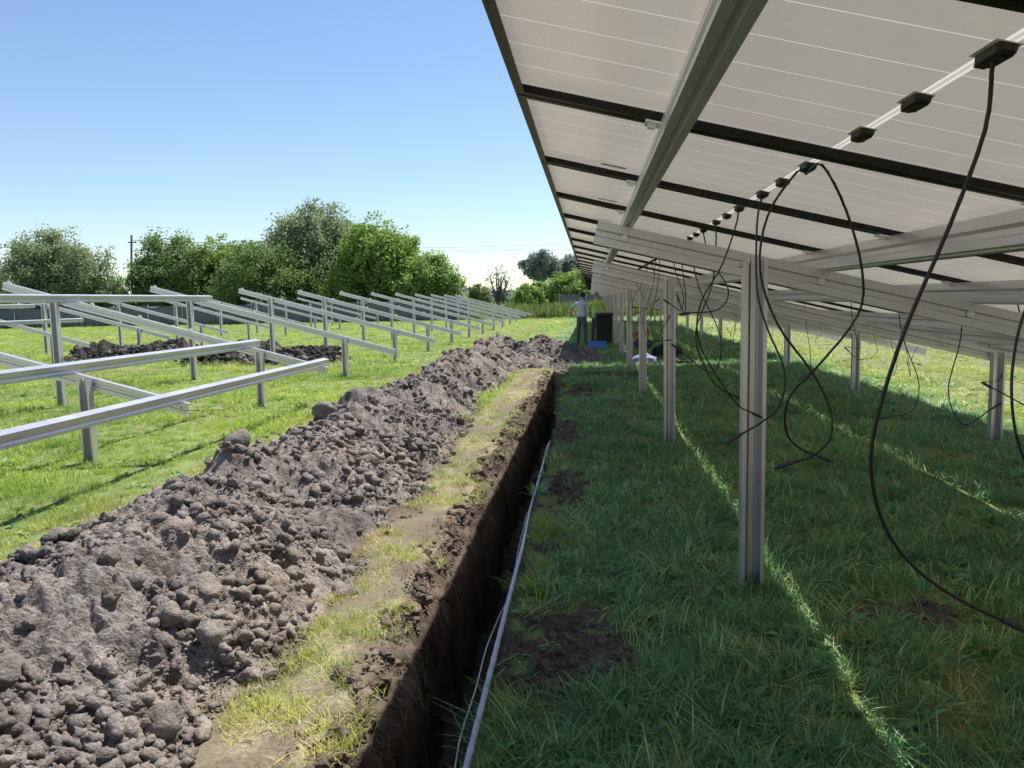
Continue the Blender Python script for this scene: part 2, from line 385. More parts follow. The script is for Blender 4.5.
# ------------------------------------------------------------------ ground sheet with the trench cut in it
def build_ground():
    xs = np.concatenate([-np.geomspace(2500, 14, 40), np.linspace(-13.5, -4.2, 38), np.linspace(-4.1, -1.35, 45), np.linspace(-1.32, -1.1, 12), np.arange(-1.09, -0.30, 0.0135), np.linspace(-0.29, 0.3, 34), np.linspace(0.33, 3, 70), np.linspace(3.1, 9, 50), np.geomspace(9.4, 2500, 40)])
    ys = [-8.0, -5, -3, -1.5, -0.5, 0.3, 0.9]; y = 1.3
    while y < 70: ys.append(y); y += max(0.015, 0.0068*y)
    ys = np.array(ys + list(np.geomspace(71, 4000, 30)))
    X, Y = np.meshgrid(xs, ys); Z = ground_h(X, Y)*(1-sstep(50, 70, np.hypot(X, Y)))
    xl, xr = x_left(Y), x_right(Y)
    act = (1-sstep(TR_END-2.0, TR_END+1.0, Y))
    # left lip slumps for a hand's width, then drops; right wall is cut sharp
    dl = X-xl; dr = xr-X
    lip = 0.17*sstep(0.0, 0.16, dl)
    left = np.where(dl > 0, lip + 0.70*sstep(0.13, 0.20, dl), 0)
    right = np.where(dr > 0, 0.87*sstep(0.0, 0.055, dr), 0)
    dep = np.minimum(left, right)*act
    floor = dep > 0.6
    Z2 = Z - dep + np.where(dep > 0.02, 0.03*fbm(X*9, Y*9, 3, 51), 0) + np.where(floor, 0.06*fbm(X*4, Y*3, 3, 52), 0)
    wall = (dep > 0.03) & (dep < 0.84)
    X = X + np.where(wall, 0.035*fbm(Y*7, Z2*9, 3, 53)+0.015*fbm(Y*25, Z2*25, 2, 54), 0)
    # raised crumbly edge on the left
    near = np.exp(-((X-xl+0.08)/0.10)**2)*act
    Z2 = Z2 + near*(0.03+0.03*fbm(X*10, Y*7, 3, 55))
    soil = np.clip(sstep(-0.05, 0.02, dl)*sstep(-0.05, 0.02, dr)*act, 0, 1)
    strip = (sstep(-1.75, -1.5, X)*(1-sstep(-0.99, -0.90, X)))*(1-sstep(19, 22, Y))
    bare = sstep(-0.25, 0.30, fbm(X*3.0, Y*2.0, 3, 56)+0.1)
    soil = np.maximum(soil, strip*bare*0.55)
    soil = np.maximum(soil, patch_mask(X, Y))
    hh = heap_h(X, Y); inheap = sstep(-0.12, 0.02, hh)*(Y > -5)*(Y < 30)
    soil = np.maximum(soil, inheap)
    dry = np.maximum(strip*(0.85+0.3*fbm(X*4, Y*3, 3, 59)), (np.exp(-((X+3.75)/0.35)**2)*0.6)*(Y < 30)*(fbm(X*2, Y*1.5, 3, 57)*0.5+0.6))
    dry = np.maximum(dry, 0.35*sstep(0.1, 0.6, fbm(X*0.35, Y*0.35, 3, 58))*(X < -1))
    dry = np.maximum(dry, 0.35*sstep(5.2, 6.5, X))  # far right ground paler, sunlight painted into its colour
    ny, nx = X.shape
    V = np.stack([X.ravel(), Y.ravel(), Z2.ravel()], 1)
    idx = np.arange(ny*nx).reshape(ny, nx)
    Fc = np.stack([idx[:-1, :-1].ravel(), idx[:-1, 1:].ravel(), idx[1:, 1:].ravel(), idx[1:, :-1].ravel()], 1)
    me = mesh_np('ground', V, Fc, dict(soil=soil.ravel(), dry=np.clip(dry, 0, 1).ravel()), smooth=True)
    tag(link('ground', me, M_GROUND), kind='structure')
build_ground()

# ------------------------------------------------------------------ clods
def clod_mesh(name, seed, sub=2, flat=0.7, rough=0.32):
    bm = bmesh.new(); bmesh.ops.create_icosphere(bm, subdivisions=sub, radius=1.0)
    for v in bm.verts:
        n = v.co.normalized()
        d = 0.95 + rough*mnoise.noise(n*1.2+Vector((seed*3.7, 0, 0))) + rough*0.7*mnoise.noise(n*2.7+Vector((0, seed*2.1, 0)))+rough*0.45*mnoise.noise(n*6+Vector((0, 0, seed)))+rough*0.3*mnoise.noise(n*12+Vector((seed, 0, seed)))
        # a few flat facets, as broken earth has
        for k in range(4):
            rnd = random.Random(seed*17+k); a = Vector((rnd.uniform(-1, 1), rnd.uniform(-1, 1), rnd.uniform(-1, 1))).normalized()
            c = n.dot(a)
            if c > 0.6: d = min(d, 0.80/c+0.06*mnoise.noise(n*7))
        v.co = n*d
    bm.transform(Matrix.Diagonal((1.0, 0.82, flat, 1)))
    me = bpy.data.meshes.new(name); bm.to_mesh(me); bm.free(); me.polygons.foreach_set('use_smooth', [True]*len(me.polygons)); return me
CLODS = [clod_mesh('clod', s+1, 3) for s in range(8)]
for c in CLODS: c.materials.append(M_HEAP)
CLODS_D = [c.copy() for c in CLODS[:4]]; M_CLODD = soil_mat('damp_clod_earth', (0.085, 0.072, 0.062), (0.22, 0.19, 0.165))
for c in CLODS_D: c.materials[0] = M_CLODD
SMALL = []
for s in range(12):
    me = clod_mesh('crumb_source', 40+s, 2 if s < 6 else 1, 0.75, 0.75 if s < 6 else 0.45)
    SMALL.append((np.array([v.co[:] for v in me.vertices]), np.array([p.vertices[:] for p in me.polygons])))
    bpy.data.meshes.remove(me)

def crumbs_mesh(name, pts, sizes, seed, big=0.031):
    r = np.random.default_rng(seed); VV = []; FF = []; SM = []; b = 0
    for p, s in zip(pts, sizes):
        hi = s > big and p[1] < 0
        v, f = SMALL[r.integers(6) + (0 if hi else 6)]; SM.append(np.full(len(f), hi))
        a = r.uniform(0, 2*np.pi); ca, sa = np.cos(a), np.sin(a); t = r.uniform(-0.5, 0.5)
        w = v*s; w = np.stack([w[:, 0]*ca-w[:, 1]*sa, w[:, 0]*sa+w[:, 1]*ca, w[:, 2]+t*w[:, 0]], 1)
        VV.append(w+p); FF.append(f+b); b += len(v)
    me = mesh_np(name, np.concatenate(VV), np.concatenate(FF)); me.polygons.foreach_set('use_smooth', np.concatenate(SM)); return me

def build_main_heap():
    xs = np.concatenate([np.linspace(-5.2, -4.2, 24), np.linspace(-4.17, -1.2, 255), np.linspace(-1.17, 0.6, 50)])
    ys = []; y = -1.5
    while y < 29: ys.append(y); y += 0.06 if y < 1.2 else max(0.012, 0.0046*y)
    X, Y = np.meshgrid(xs, np.array(ys)); hb = heap_h(X, Y)
    Z = hb + heap_detail(X, Y)*sstep(-0.06, 0.12, hb) - 0.02
    Xd = X + 0.025*fbm(X*6, Y*6, 2, 61)*sstep(0, 0.1, hb)
    keep = (Z > -0.09)
    ny, nx = X.shape; idx = np.arange(ny*nx).reshape(ny, nx)
    k4 = keep[:-1, :-1] | keep[:-1, 1:] | keep[1:, 1:] | keep[1:, :-1]
    # never close the trench mouth
    ok = ~((X[:-1, :-1] > -1.08) & (Y[:-1, :-1] < 17.5))
    k4 &= ok
    Fc = np.stack([idx[:-1, :-1][k4], idx[:-1, 1:][k4], idx[1:, 1:][k4], idx[1:, :-1][k4]], 1)
    V = np.stack([Xd.ravel(), Y.ravel(), Z.ravel()], 1)
    used, inv = np.unique(Fc, return_inverse=True)
    root = empty('spoil_heap', (-2.8, 8, 0))
    tag(root, 'long bank of grey-brown dug earth running left of the open trench', 'earth heap')
    me = mesh_np('earth_bank', V[used]-np.array([-2.8, 8, 0]), inv.reshape(-1, 4))
    link('earth_bank', me, M_HEAP, root)
    def surf(x, y):
        x = np.asarray(x, float); y = np.asarray(y, float); hb = heap_h(x, y); return hb + heap_detail(x, y)*sstep(-0.06, 0.12, hb) - 0.02, hb
    r = np.random.default_rng(5)
    # large clods, one object each; position dense towards the camera
    n = 0; tries = 0
    big = [(-2.62, 4.35, 0.10), (-2.75, 5.75, 0.11), (-2.2, 5.2, 0.09), (-1.95, 3.6, 0.14), (-3.3, 4.4, 0.12), (-1.75, 3.3, 0.10), (-3.05, 8.6, 0.16), (-3.2, 8.0, 0.12), (-1.7, 2.75, 0.10), (-2.3, 2.7, 0.12), (-2.0, 6.8, 0.09)]
    while n < 295:
        if big: x, y, s = big.pop(0)
        else:
            y = 2.3*math.exp(r.uniform(0, 1)*math.log(27/2.3)); x = r.uniform(-3.6, -1.25) if y < 19 else r.uniform(-4, -0.2)
            s = min(0.085, 0.021*(1-r.uniform())**-0.38)*(1+0.03*y)
        z, hb = surf(x, y)
        if hb < -0.03: continue
        if x > -1.1 and y < 18: continue
        dark = r.uniform() < 0.05
        me = (CLODS_D if dark else CLODS)[r.integers(4 if dark else 8)]
        o = link('clod', me, None, root, (x+2.8, y-8, float(z)+s*0.12)); o.scale = (s,)*3
        o.rotation_euler = (r.uniform(-0.5, 0.5), r.uniform(-0.5, 0.5), r.uniform(0, 6.28)); n += 1
    pts = []; sz = []
    while len(pts) < 38000:
        m = 6000
        y = 2.2*np.exp(r.uniform(0, 1, m)**1.45*np.log(27/2.2)); x = r.uniform(-3.9, -1.15, m)
        x = np.where(y > 19, r.uniform(-4.2, 0.2, m), x)
        z, hb = surf(x, y)
        ok = hb > -0.045
        cl = sstep(-0.6, 0.4, vnoise(x*1.7, y*1.7, 71)+0.3*vnoise(x*6, y*6, 72)) > r.uniform(0, 1, m); ok &= cl
        s = np.minimum(0.036, 0.0040*(1-r.uniform(0, 1, m))**-0.60)*(1+0.08*y)
        z = np.where(hb < -0.02, 0.0, z)
        for i in np.nonzero(ok)[0]: pts.append((x[i]+2.8, y[i]-8, z[i]+s[i]*0.3)); sz.append(s[i])
    o = link('crumb', crumbs_mesh('crumb', pts[:38000], sz[:38000], 3), M_HEAP, root); o['kind'] = 'stuff'
build_main_heap()

def side_heap(x0, x1, y0, w, h, label, seed, n):
    root = empty('spoil_heap', ((x0+x1)/2, y0, 0)); tag(root, label, 'earth heap', 'dark earth piles between the bare racks')
    cx = (x0+x1)/2
    X, Y = np.meshgrid(np.linspace(x0-0.5, x1+0.5, 200), np.linspace(y0-w-0.4, y0+w+0.4, 80))
    e = np.minimum((X-x0)/0.5, (x1-X)/0.5); c = 1-np.abs(Y-y0-0.25*vnoise(X*0.7, 0*X, seed))/w
    b = h*np.minimum(np.clip(e, -1, 1), c)*(1+0.45*vnoise(X*1.4, Y*1.4, seed+1))
    Z = b+1.2*heap_detail(X+seed, Y, 1.0)*sstep(-0.1, 0.1, b)-0.03
    idx = np.arange(X.size).reshape(X.shape); Fc = np.stack([idx[:-1, :-1].ravel(), idx[:-1, 1:].ravel(), idx[1:, 1:].ravel(), idx[1:, :-1].ravel()], 1)
    link('earth_bank', mesh_np('earth_bank', np.stack([X.ravel()-cx, Y.ravel()-y0, Z.ravel()], 1), Fc), M_HEAPD, root)
    r = np.random.default_rng(seed)
    px = r.uniform(x0, x1, 900); py = y0+r.normal(0, w*0.5, 900); pz = np.maximum(0.0, h*(1-np.abs(py-y0)/w))*0.95
    o = link('crumb', crumbs_mesh('crumb', np.stack([px-cx, py-y0, pz+0.02], 1), r.uniform(0.03, 0.10, 900), seed), M_HEAPD, root); o['kind'] = 'stuff'
    for i in range(n):
        x = r.uniform(x0+0.1, x1-0.1); y = y0+r.normal(0, w*0.45); s = r.uniform(0.07, 0.2)
        zz = max(0.02, h*(1-abs(y-y0)/w)*0.9)
        o = link('clod', CLODS_D[r.integers(4)], None, root, (x-cx, y-y0, zz)); o.scale = (s,)*3; o.rotation_euler = (r.uniform(-1, 1), r.uniform(-1, 1), r.uniform(0, 6))
side_heap(-17.2, -13.0, 24.6, 0.75, 0.42, 'dark earth pile on the grass, further left of the two behind the near racks', 5, 50)
side_heap(-12.2, -7.4, 22.4, 0.8, 0.42, 'dark earth pile on the grass behind the near left rack, right one', 9, 55)

def loose_soil():
    r = np.random.default_rng(15); pts = []; sz = []
    n = 4200; y = 2.0*np.exp(r.uniform(0, 1, n)*np.log(18/2.0)); xl = x_left(y); x = xl+r.normal(0.02, 0.06, n)
    ok = (x < xl+0.10); x, y, xl = x[ok], y[ok], xl[ok]
    s = np.minimum(0.04, 0.0048*(1-r.uniform(0, 1, len(x)))**-0.5)*(1+0.05*y)
    dl = x-xl; z = ground_h(x, y)+np.exp(-((dl+0.08)/0.10)**2)*0.03-np.where(dl > 0, 0.17*sstep(0.0, 0.16, dl), 0)
    for i in range(len(x)): pts.append((x[i], y[i], z[i]+0.2*s[i])); sz.append(s[i])
    for (px, py, rx, ry, h) in PATCHES:
        m = int(1500*rx*min(ry, 0.5)*4); xx = px+r.uniform(-1, 1, m)*rx*1.2; yy = py+r.uniform(-1, 1, m)*ry*1.2; k = patch_mask(xx, yy) > 0.4
        ss = np.minimum(0.035, 0.006*(1-r.uniform(0, 1, m))**-0.5)*(1+0.05*py); zz = ground_h(xx, yy)
        for i in np.nonzero(k)[0]:
            if x_right(np.array(yy[i])) + 0.02 < xx[i]: pts.append((xx[i], yy[i], zz[i]+0.2*ss[i])); sz.append(ss[i])
    tag(link('loose_soil', crumbs_mesh('loose_soil', pts, sz, 8), soil_mat('crumbled_brown_soil', (0.075, 0.056, 0.044), (0.24, 0.185, 0.145))), 'crumbled brown soil along the trench lip and on bare patches', 'soil', kind='stuff')
loose_soil()

# ------------------------------------------------------------------ steel racking meshes
RAF_X0, RAF_X1 = 0.035, 5.72
RAF_N = -0.005                       # rafter centre line, measured along the normal from post tops
RAF_H = 0.062
PUR_H = 0.112
PUR_BOT = RAF_N + RAF_H + 0.002
PAN_BOT = PUR_BOT + PUR_H + 0.003
def raf_profile():
    h = RAF_H
    return [(0.058, h-0.016), (0.058, h), (0.0, h), (0.0, h*0.36), (0.014, h*0.22), (0.014, -h*0.30), (0.0, -h*0.42), (0.0, -h), (0.058, -h), (0.058, -h+0.016)]
ME_RAFTER = extrude_profile('rafter', raf_profile(), -0.004, E1*((RAF_X0-XH)/CS)+E3*RAF_N+Vector((0, 0.047, 0)), EY, E3, E1, (RAF_X1-RAF_X0)/CS)
ME_RAFTER_L = extrude_profile('rafter', raf_profile(), -0.004, E1L*((RAF_X0-0.09-XH)/CS)+E3L*RAF_N+Vector((0, 0.047, 0)), EY, E3L, E1L, (RAF_X1-RAF_X0+0.09)/CS)
def post_mesh(h):
    w = 0.064; d = 0.044
    pr = [(-w+0.020, -d), (-w, -d), (-w, d), (-0.02, d), (-0.012, d-0.014), (0.012, d-0.014), (0.02, d), (w, d), (w, -d), (w-0.020, -d)]
    return extrude_profile('post', pr, -0.004, (0, 0, -0.12), (1, 0, 0), (0, 1, 0), (0, 0, 1), h+0.12)
ME_POST_H = post_mesh(ZH+0.035)
ME_POST_L = post_mesh(ZH-TAN*(XL-XH)+0.035)
ME_POST_LL = post_mesh(ZH-TANL*(XL-XH)+0.035)
def purlin_profile(w=0.058):
    h = PUR_H
    # web faces -X (left); a groove is pressed into the lower flange
    return [(w, h-0.016), (w, h), (0, h), (0, h*0.62), (0.010, h*0.52), (0.010, h*0.34), (0, h*0.24), (0, 0), (w*0.34, 0), (w*0.42, 0.014), (w*0.58, 0.014), (w*0.66, 0), (w, 0), (w, 0.018)]
def purlin(X, y0, y1, D=0.0, parent=None, pl=(0, 0, 0)):
    if D:    # web turned to the low side
        P = slope_pt(X, y0, PUR_BOT, D) + E1L*0.03 - Vector(pl)
        me = extrude_profile('purlin', purlin_profile(0.085), -0.004, P, -E1L, E3L, EY, y1-y0)
    else:
        P = slope_pt(X, y0, PUR_BOT, D) - E1*0.03 - Vector(pl)
        me = extrude_profile('purlin', purlin_profile(), 0.004, P, E1, E3, EY, y1-y0)
    return link('purlin', me, M_STEEL, parent)
def bolt_mesh():
    bm = bmesh.new()
    bmesh.ops.create_cone(bm, cap_ends=True, segments=6, radius1=0.013, radius2=0.013, depth=0.014)
    r2 = bmesh.ops.create_cone(bm, cap_ends=True, segments=12, radius1=0.019, radius2=0.019, depth=0.004)
    bmesh.ops.translate(bm, verts=r2['verts'], vec=(0, 0, 0.008))
    r3 = bmesh.ops.create_cone(bm, cap_ends=True, segments=8, radius1=0.007, radius2=0.007, depth=0.012)
    bmesh.ops.translate(bm, verts=r3['verts'], vec=(0, 0, -0.012))
    bmesh.ops.transform(bm, matrix=Matrix.Rotation(math.radians(-90), 4, 'X'), verts=bm.verts)
    me = bpy.data.meshes.new('bolt'); bm.to_mesh(me); bm.free(); me.materials.append(M_CLAMP); return me
ME_BOLT = bolt_mesh()
def trestle(parent, D, y, base, bolts=()):
    """two posts and a rafter, as parts of parent (whose origin is base)"""
    b = Vector(base)
    for X, me in ((XH, ME_POST_H), (XL, ME_POST_LL if D else ME_POST_L)):
        po = link('post', me, M_STEEL, parent, Vector((X+D, y, 0))-b)
        if bolts:
            zt = slope_pt(X, 0, RAF_N, D).z
            for dx, dz in ((-0.033, 0.03), (0.033, -0.02)): link('bolt', ME_BOLT, None, po, (dx, 0.044-0.016, zt+dz))
    rf = link('rafter', ME_RAFTER_L if D else ME_RAFTER, M_STEEL, parent, Vector((XH+D, y, ZH))-b)
    for X in bolts:
        p = slope_pt(X, 0, RAF_N+0.002, D) - Vector((XH+D, 0, ZH)); link('bolt', ME_BOLT, None, rf, (p.x, 0.047-0.008, p.z))
    return rf

# ------------------------------------------------------------------ solar panels
FR = 0.036
def frame_mesh():
    hx, hy = PL/2, PW/2; L = []
    f = 0.030; t = 0.010
    # walls
    L += [(-hx, hx, -hy, -hy+t, 0.0, FR), (-hx, hx, hy-t, hy, 0.0, FR), (-hx, -hx+t, -hy+t, hy-t, 0.0, FR), (hx-t, hx, -hy+t, hy-t, 0.0, FR)]
    # lower flanges
    L += [(-hx+t, hx-t, -hy+t, -hy+f, 0.0005, 0.0025), (-hx+t, hx-t, hy-f, hy-t, 0.0005, 0.0025), (-hx+t, -hx+f, -hy+f, hy-f, 0.0005, 0.0025), (hx-f, hx-t, -hy+f, hy-f, 0.0005, 0.0025)]
    return boxes('frame', L)
ME_FRAME = frame_mesh(); ME_FRAME.materials.append(M_BLACK)
def glass_mesh():
    me = boxes('laminate', [(-PL/2+0.0102, PL/2-0.0102, -PW/2+0.0102, PW/2-0.0102, FR-0.008, FR-0.002)])
    me.materials.append(M_BACK); me.materials.append(M_CELL)
    me.polygons[1].material_index = 1
    return me
ME_GLASS = glass_mesh()
def jbox_mesh():
    V = []; Fc = []
    # tapered box body hanging under the laminate, with a rib and two glands
    z1 = FR-0.0085; z0 = z1-0.019
    b = len(V); a, c = 0.018, 0.040
    pts = [(-a, -c), (-a*0.6, -c*1.15), (a*0.6, -c*1.15), (a, -c), (a, c), (a*0.6, c*1.15), (-a*0.6, c*1.15), (-a, c)]
    for s, z in ((1.0, z1), (0.97, z0+0.006), (0.86, z0)): V += [(x*s, y*s, z) for x, y in pts]
    for k in range(2):
        for i in range(8): j = (i+1) % 8; Fc.append((k*8+i, k*8+j, k*8+8+j, k*8+8+i))
    Fc.append(tuple(16+i for i in range(8)))
    box_vf(-0.006, 0.006, -0.030, 0.030, z0-0.004, z0, V, Fc)
    box_vf(-0.010, 0.010, 0.0445, 0.056, z0+0.002, z1-0.002, V, Fc)
    me = mesh_np('junction_box', V, Fc)
    bm = bmesh.new(); bm.from_mesh(me); bmesh.ops.recalc_face_normals(bm, faces=bm.faces); bm.to_mesh(me); bm.free()
    me.materials.append(M_PLASTIC); return me
ME_JB = jbox_mesh()
ME_JBASE = boxes('sealant', [(-0.025, 0.020, -0.048, 0.050, FR-0.0105, FR-0.0085)]); ME_JBASE.materials.append(M_SEAL)

def connector_vf(p, d, V, Fc, L=0.06, r=0.0085):
    d = d.normalized()
    prof = [(0, 0.55), (0.1, 0.9), (0.45, 1.0), (0.5, 0.75), (0.55, 1.0), (0.85, 0.9), (0.9, 0.55), (1.0, 0.5)]
    path = [p+d*(L*a) for a, _ in prof]; rs = [b*r for _, b in prof]
    tube_vf(path, lambda t: rs[min(len(rs)-1, int(round(t*(len(rs)-1))))], V, Fc, 8)

PAN_Y0 = 1.247           # a panel joint; joints repeat every PITCHY
PITCHY = PW+0.016
COLS_X0 = [-0.262]       # upper edge of each column (lateral)
for k in range(2): COLS_X0.append(COLS_X0[-1]+PL*CS+0.028)
PURLINS_X = []
for x0 in COLS_X0:
    PURLINS_X += [x0+PL*CS*0.248, x0+PL*CS*0.835]
JB_Y = [-0.34, 0.0, 0.34]
panels = {}
def add_panel(root, base, k, c):
    yc = y_joint(k)+PITCHY*0.5; Xc = COLS_X0[c]+PL*CS/2
    p = slope_pt(Xc, yc, PAN_BOT+0.0)
    pan = link('panel', ME_GLASS, None, root, p-Vector(base)); pan.rotation_euler = (0, SL, 0)
    pan.location = p-Vector(base)
    link('frame', ME_FRAME, None, pan)
    if yc < 32:
        for jy in JB_Y:
            j = link('junction_box', ME_JB, None, pan, (0, jy, 0))
            if yc < 12: link('sealant', ME_JBASE, None, pan, (0, jy, 0))
    panels[(k, c)] = (pan, p)
    return pan
def to_panel(pan_p, w):      # world -> panel local
    d = Vector(w)-pan_p[1]
    return Vector((d.dot(E1), d.y, d.dot(E3)))
def jb_world(k, c, j):
    p = panels[(k, c)][1]
    return p+EY*JB_Y[j]+E3*(FR-0.028)
def lead(k, c, pts, r=0.0042, plug=True, n=44):
    """cable that leaves a junction box, as part of its panel; pts in world space"""
    pp = panels[(k, c)]
    path = smooth_path([to_panel(pp, q) for q in pts], n)
    V = []; Fc = []; tube_vf(path, r, V, Fc, 7)
    link('cable', mesh_np('cable', V, Fc, smooth=True), M_CABLE, pp[0])
    if plug:
        V = []; Fc = []; connector_vf(path[-1], path[-1]-path[-3], V, Fc, 0.075, r*2.1)
        link('plug', mesh_np('plug', V, Fc, smooth=True), M_CONN, pp[0])

GAP_K = 16               # panels k < GAP_K belong to the near table; a gap follows
NEAR_K0, FAR_K1 = -4, 47
GAP_SKIP = 1
def y_joint(k): return PAN_Y0+PITCHY*k-(0.62 if k > GAP_K else 0)
base1 = (XH, 4.50, 0); T1 = empty('solar_table', base1)
tag(T1, 'near solar table on galvanised posts, its panel undersides filling the upper right', 'solar table', 'tables of solar panels on the right')
FAR_SHIFT_K = GAP_K+1
base2 = (XH, 23.3, 0); T2 = empty('solar_table', base2)
tag(T2, 'far solar table beyond the sunlit gap, sheltering the standing workers', 'solar table', 'tables of solar panels on the right')
for k in range(NEAR_K0, GAP_K):
    for c in range(3): add_panel(T1, base1, k, c)
for k in range(FAR_SHIFT_K, FAR_K1):
    for c in range(3): add_panel(T2, base2, k, c)
PY = [4.497+4.711*i for i in range(-1, 12)]
CROSS = PURLINS_X
for i, y in enumerate(PY):
    near = y < y_joint(GAP_K)
    trestle(T1 if near else T2, 0.0, y, base1 if near else base2, CROSS if 0 < y < 16 else ())
ME_CLAMP = boxes('clamp', [(-0.022, 0.022, -0.035, 0.035, -0.006, 0.0), (-0.012, 0.012, -0.012, 0.012, -0.018, -0.006), (-0.022, 0.022, -0.006, 0.006, 0.0, 0.012), (0.022, 0.026, -0.035, 0.035, -0.014, 0.0)])
ME_CLAMP.materials.append(M_CLAMP)
for X in PURLINS_X:
    p1 = purlin(X, y_joint(NEAR_K0)-0.05, y_joint(GAP_K)+0.06, 0, T1, base1)
    purlin(X, y_joint(FAR_SHIFT_K)-0.06, y_joint(FAR_K1)+0.05, 0, T2, base2)
    for k in range(0, 11):
        w = slope_pt(X, y_joint(k)-0.008, PAN_BOT-0.0035)-E1*0.052
        o = link('clamp', ME_CLAMP, None, p1, w-Vector(base1)); o.rotation_euler = (0, SL, 0)
# sticker on the second panel in view
ME_STICK = boxes('sticker', [(-0.055, 0.055, -0.02, 0.02, FR-0.0093, FR-0.0085)])
def sticker_mat():
    m, N, L, P = new_mat('barcode_sticker')
    tc = nd(N, 'ShaderNodeTexCoord'); mp = nd(N, 'ShaderNodeMapping'); mp.inputs['Scale'].default_value = (160, 0.01, 0.01)
    no = nd(N, 'ShaderNodeTexNoise', Scale=3.0, Detail=2.0); L.new(tc.outputs['Object'], mp.inputs['Vector']); L.new(mp.outputs['Vector'], no.inputs['Vector'])
    r = ramp(N, [(0.45, (0.08,)*3), (0.52, (0.55,)*3)]); L.new(no.outputs['Fac'], r.inputs['Fac']); L.new(r.outputs['Color'], P.inputs['Base Color']); return m
ME_STICK.materials.append(sticker_mat())
for k in (1, 2, 3, 4): link('sticker', ME_STICK, None, panels[(k, 0)][0], (-PL/2+0.33, PW/2-0.12, 0))

# hanging leads near the camera: pixel tracks turned to points at the depth of the box they hang from
def track(k, c, j, px, yfar, y0=None):
    a = jb_world(k, c, j); n = len(px); ys = y0 if y0 else a.y
    return [a, a-E3*0.010]+[at_y(u, v, ys+(yfar-ys)*((i+1)/n)) for i, (u, v) in enumerate(px)]
lead(0, 0, track(0, 0, 0, [(985, 130), (950, 225), (905, 330), (878, 415), (871, 470), (884, 525), (915, 568), (960, 600), (1002, 620)], 1.75), 0.0042)
lead(1, 0, track(1, 0, 0, [(797, 172), (768, 215), (760, 270), (778, 325), (812, 372), (831, 412), (829, 440), (812, 456), (795, 462)], 2.75), 0.0043)
lead(1, 0, track(1, 0, 0, [(822, 165), (846, 210), (862, 270), (858, 315), (818, 366), (790, 396), (785, 425), (795, 445), (818, 456)], 2.9, 2.42), 0.0043)
lead(1, 0, track(1, 0, 2, [(757, 225), (757, 290), (768, 330), (782, 362), (785, 385), (778, 408), (762, 422), (742, 434)], 3.2), 0.0044)
lead(2, 0, track(2, 0, 0, [(736, 225), (722, 265), (702, 300), (697, 330), (706, 358), (735, 402), (752, 413)], 4.2), 0.0043)
lead(2, 0, track(2, 0, 2, [(716, 245), (712, 285), (696, 330), (702, 360), (716, 385), (735, 396)], 4.9), 0.0045)
lead(0, 1, [jb_world(0, 1, 2), jb_world(0, 1, 2)+Vector((-0.35, 0.25, -0.03))]+[at_y(u, v, 2.4) for u, v in [(1062, 262), (1034, 292), (1019, 330), (1012, 375), (1013, 415), (1020, 448), (1034, 480)]], 0.0044, False, 72)
# the other leads hang in loose loops
rl = random.Random(11)
for (k, c), (pan, p) in panels.items():
    if not (0 <= k <= 11): continue
    if c == 0 and k <= 2: continue
    if c == 1 and k == 0: continue
    for j in (0, 2):
        if rl.random() < (0.25 if k < 6 else 0.55): continue
        a = jb_world(k, c, j)
        drop = rl.uniform(0.45, 0.95)*min(1, max(0.35, (a.z-0.25)/1.1)); sx = rl.uniform(-0.32, 0.32); sy = rl.uniform(-0.3, 0.3)
        pts = [a, a+Vector((sx*0.25, sy*0.2, -drop*0.35)), a+Vector((sx*0.9, sy*0.5, -drop*0.75)), a+Vector((sx*0.55, sy, -drop)), a+Vector((-sx*0.5, sy*1.2, -drop*rl.uniform(0.75, 1.1)))]
        for q in pts: q.z = max(q.z, 0.03)
        lead(k, c, pts, 0.0040 if k > 4 else 0.0044, True, 24 if k > 4 else 36)

# ------------------------------------------------------------------ bare racks on the left
D1 = -10.112; Y1 = [8.05+4.592*i for i in range(12)]
ROW1 = 'bare rack frames of the nearer left row'; ROW2 = 'bare rack frames of the further left row'
ordn = ['first', 'second', 'third', 'fourth', 'fifth', 'sixth', 'seventh', 'eighth', 'ninth', 'tenth', 'eleventh', 'twelfth']
def clamp_at(parent, X, D, y, base):
    w = slope_pt(X, y, RAF_N+RAF_H, D); V = []; Fc = []
    box_vf(-0.03, 0.03, -0.02, 0.02, 0, 0.035, V, Fc); box_vf(-0.008, 0.008, -0.008, 0.008, 0.035, 0.055, V, Fc)
    return link('cleat', mesh_np('cleat', V, Fc), M_CLAMP, parent, w-Vector(base), (0, SLL, 0))
b = (XH+D1, 8.05, 0); rack = empty('steel_rack', b)
tag(rack, 'nearest bare steel rack with three long purlins on the left grass', 'steel rack')
for y in Y1[:3]: 
    rf = trestle(rack, D1, y, b, (5.6,))
purlin(1.30, 1.0, 17.45, D1, rack, b); purlin(4.37, 1.0, 12.95, D1, rack, b); purlin(5.60, 1.0, 12.85, D1, rack, b)
for y in Y1[:3]:
    for X in (0.05, 1.55, 2.4, 3.3, 4.2, 5.5): clamp_at(rack, X, D1, y+0.06, b)
for i, y in enumerate(Y1[3:]):
    b = (XH+D1, y, 0); t = empty('rack_frame', b)
    tag(t, 'bare sloping rafter on two steel posts, %s beyond the purlin-joined rack, nearer left row' % ordn[i], 'rack frame', ROW1)
    trestle(t, D1, y, b)
    if i < 5:
        for X in (0.05, 1.2, 2.4, 3.4, 4.3, 5.5): clamp_at(t, X, D1, y+0.06, b)
D2 = -20.9; Y2 = [17.7+4.592*i for i in range(10)]
b = (XH+D2, 17.7, 0); rack = empty('steel_rack', b)
tag(rack, 'distant bare steel rack with two white purlins at the left picture edge', 'steel rack')
for y in Y2[:3]: trestle(rack, D2, y, b)
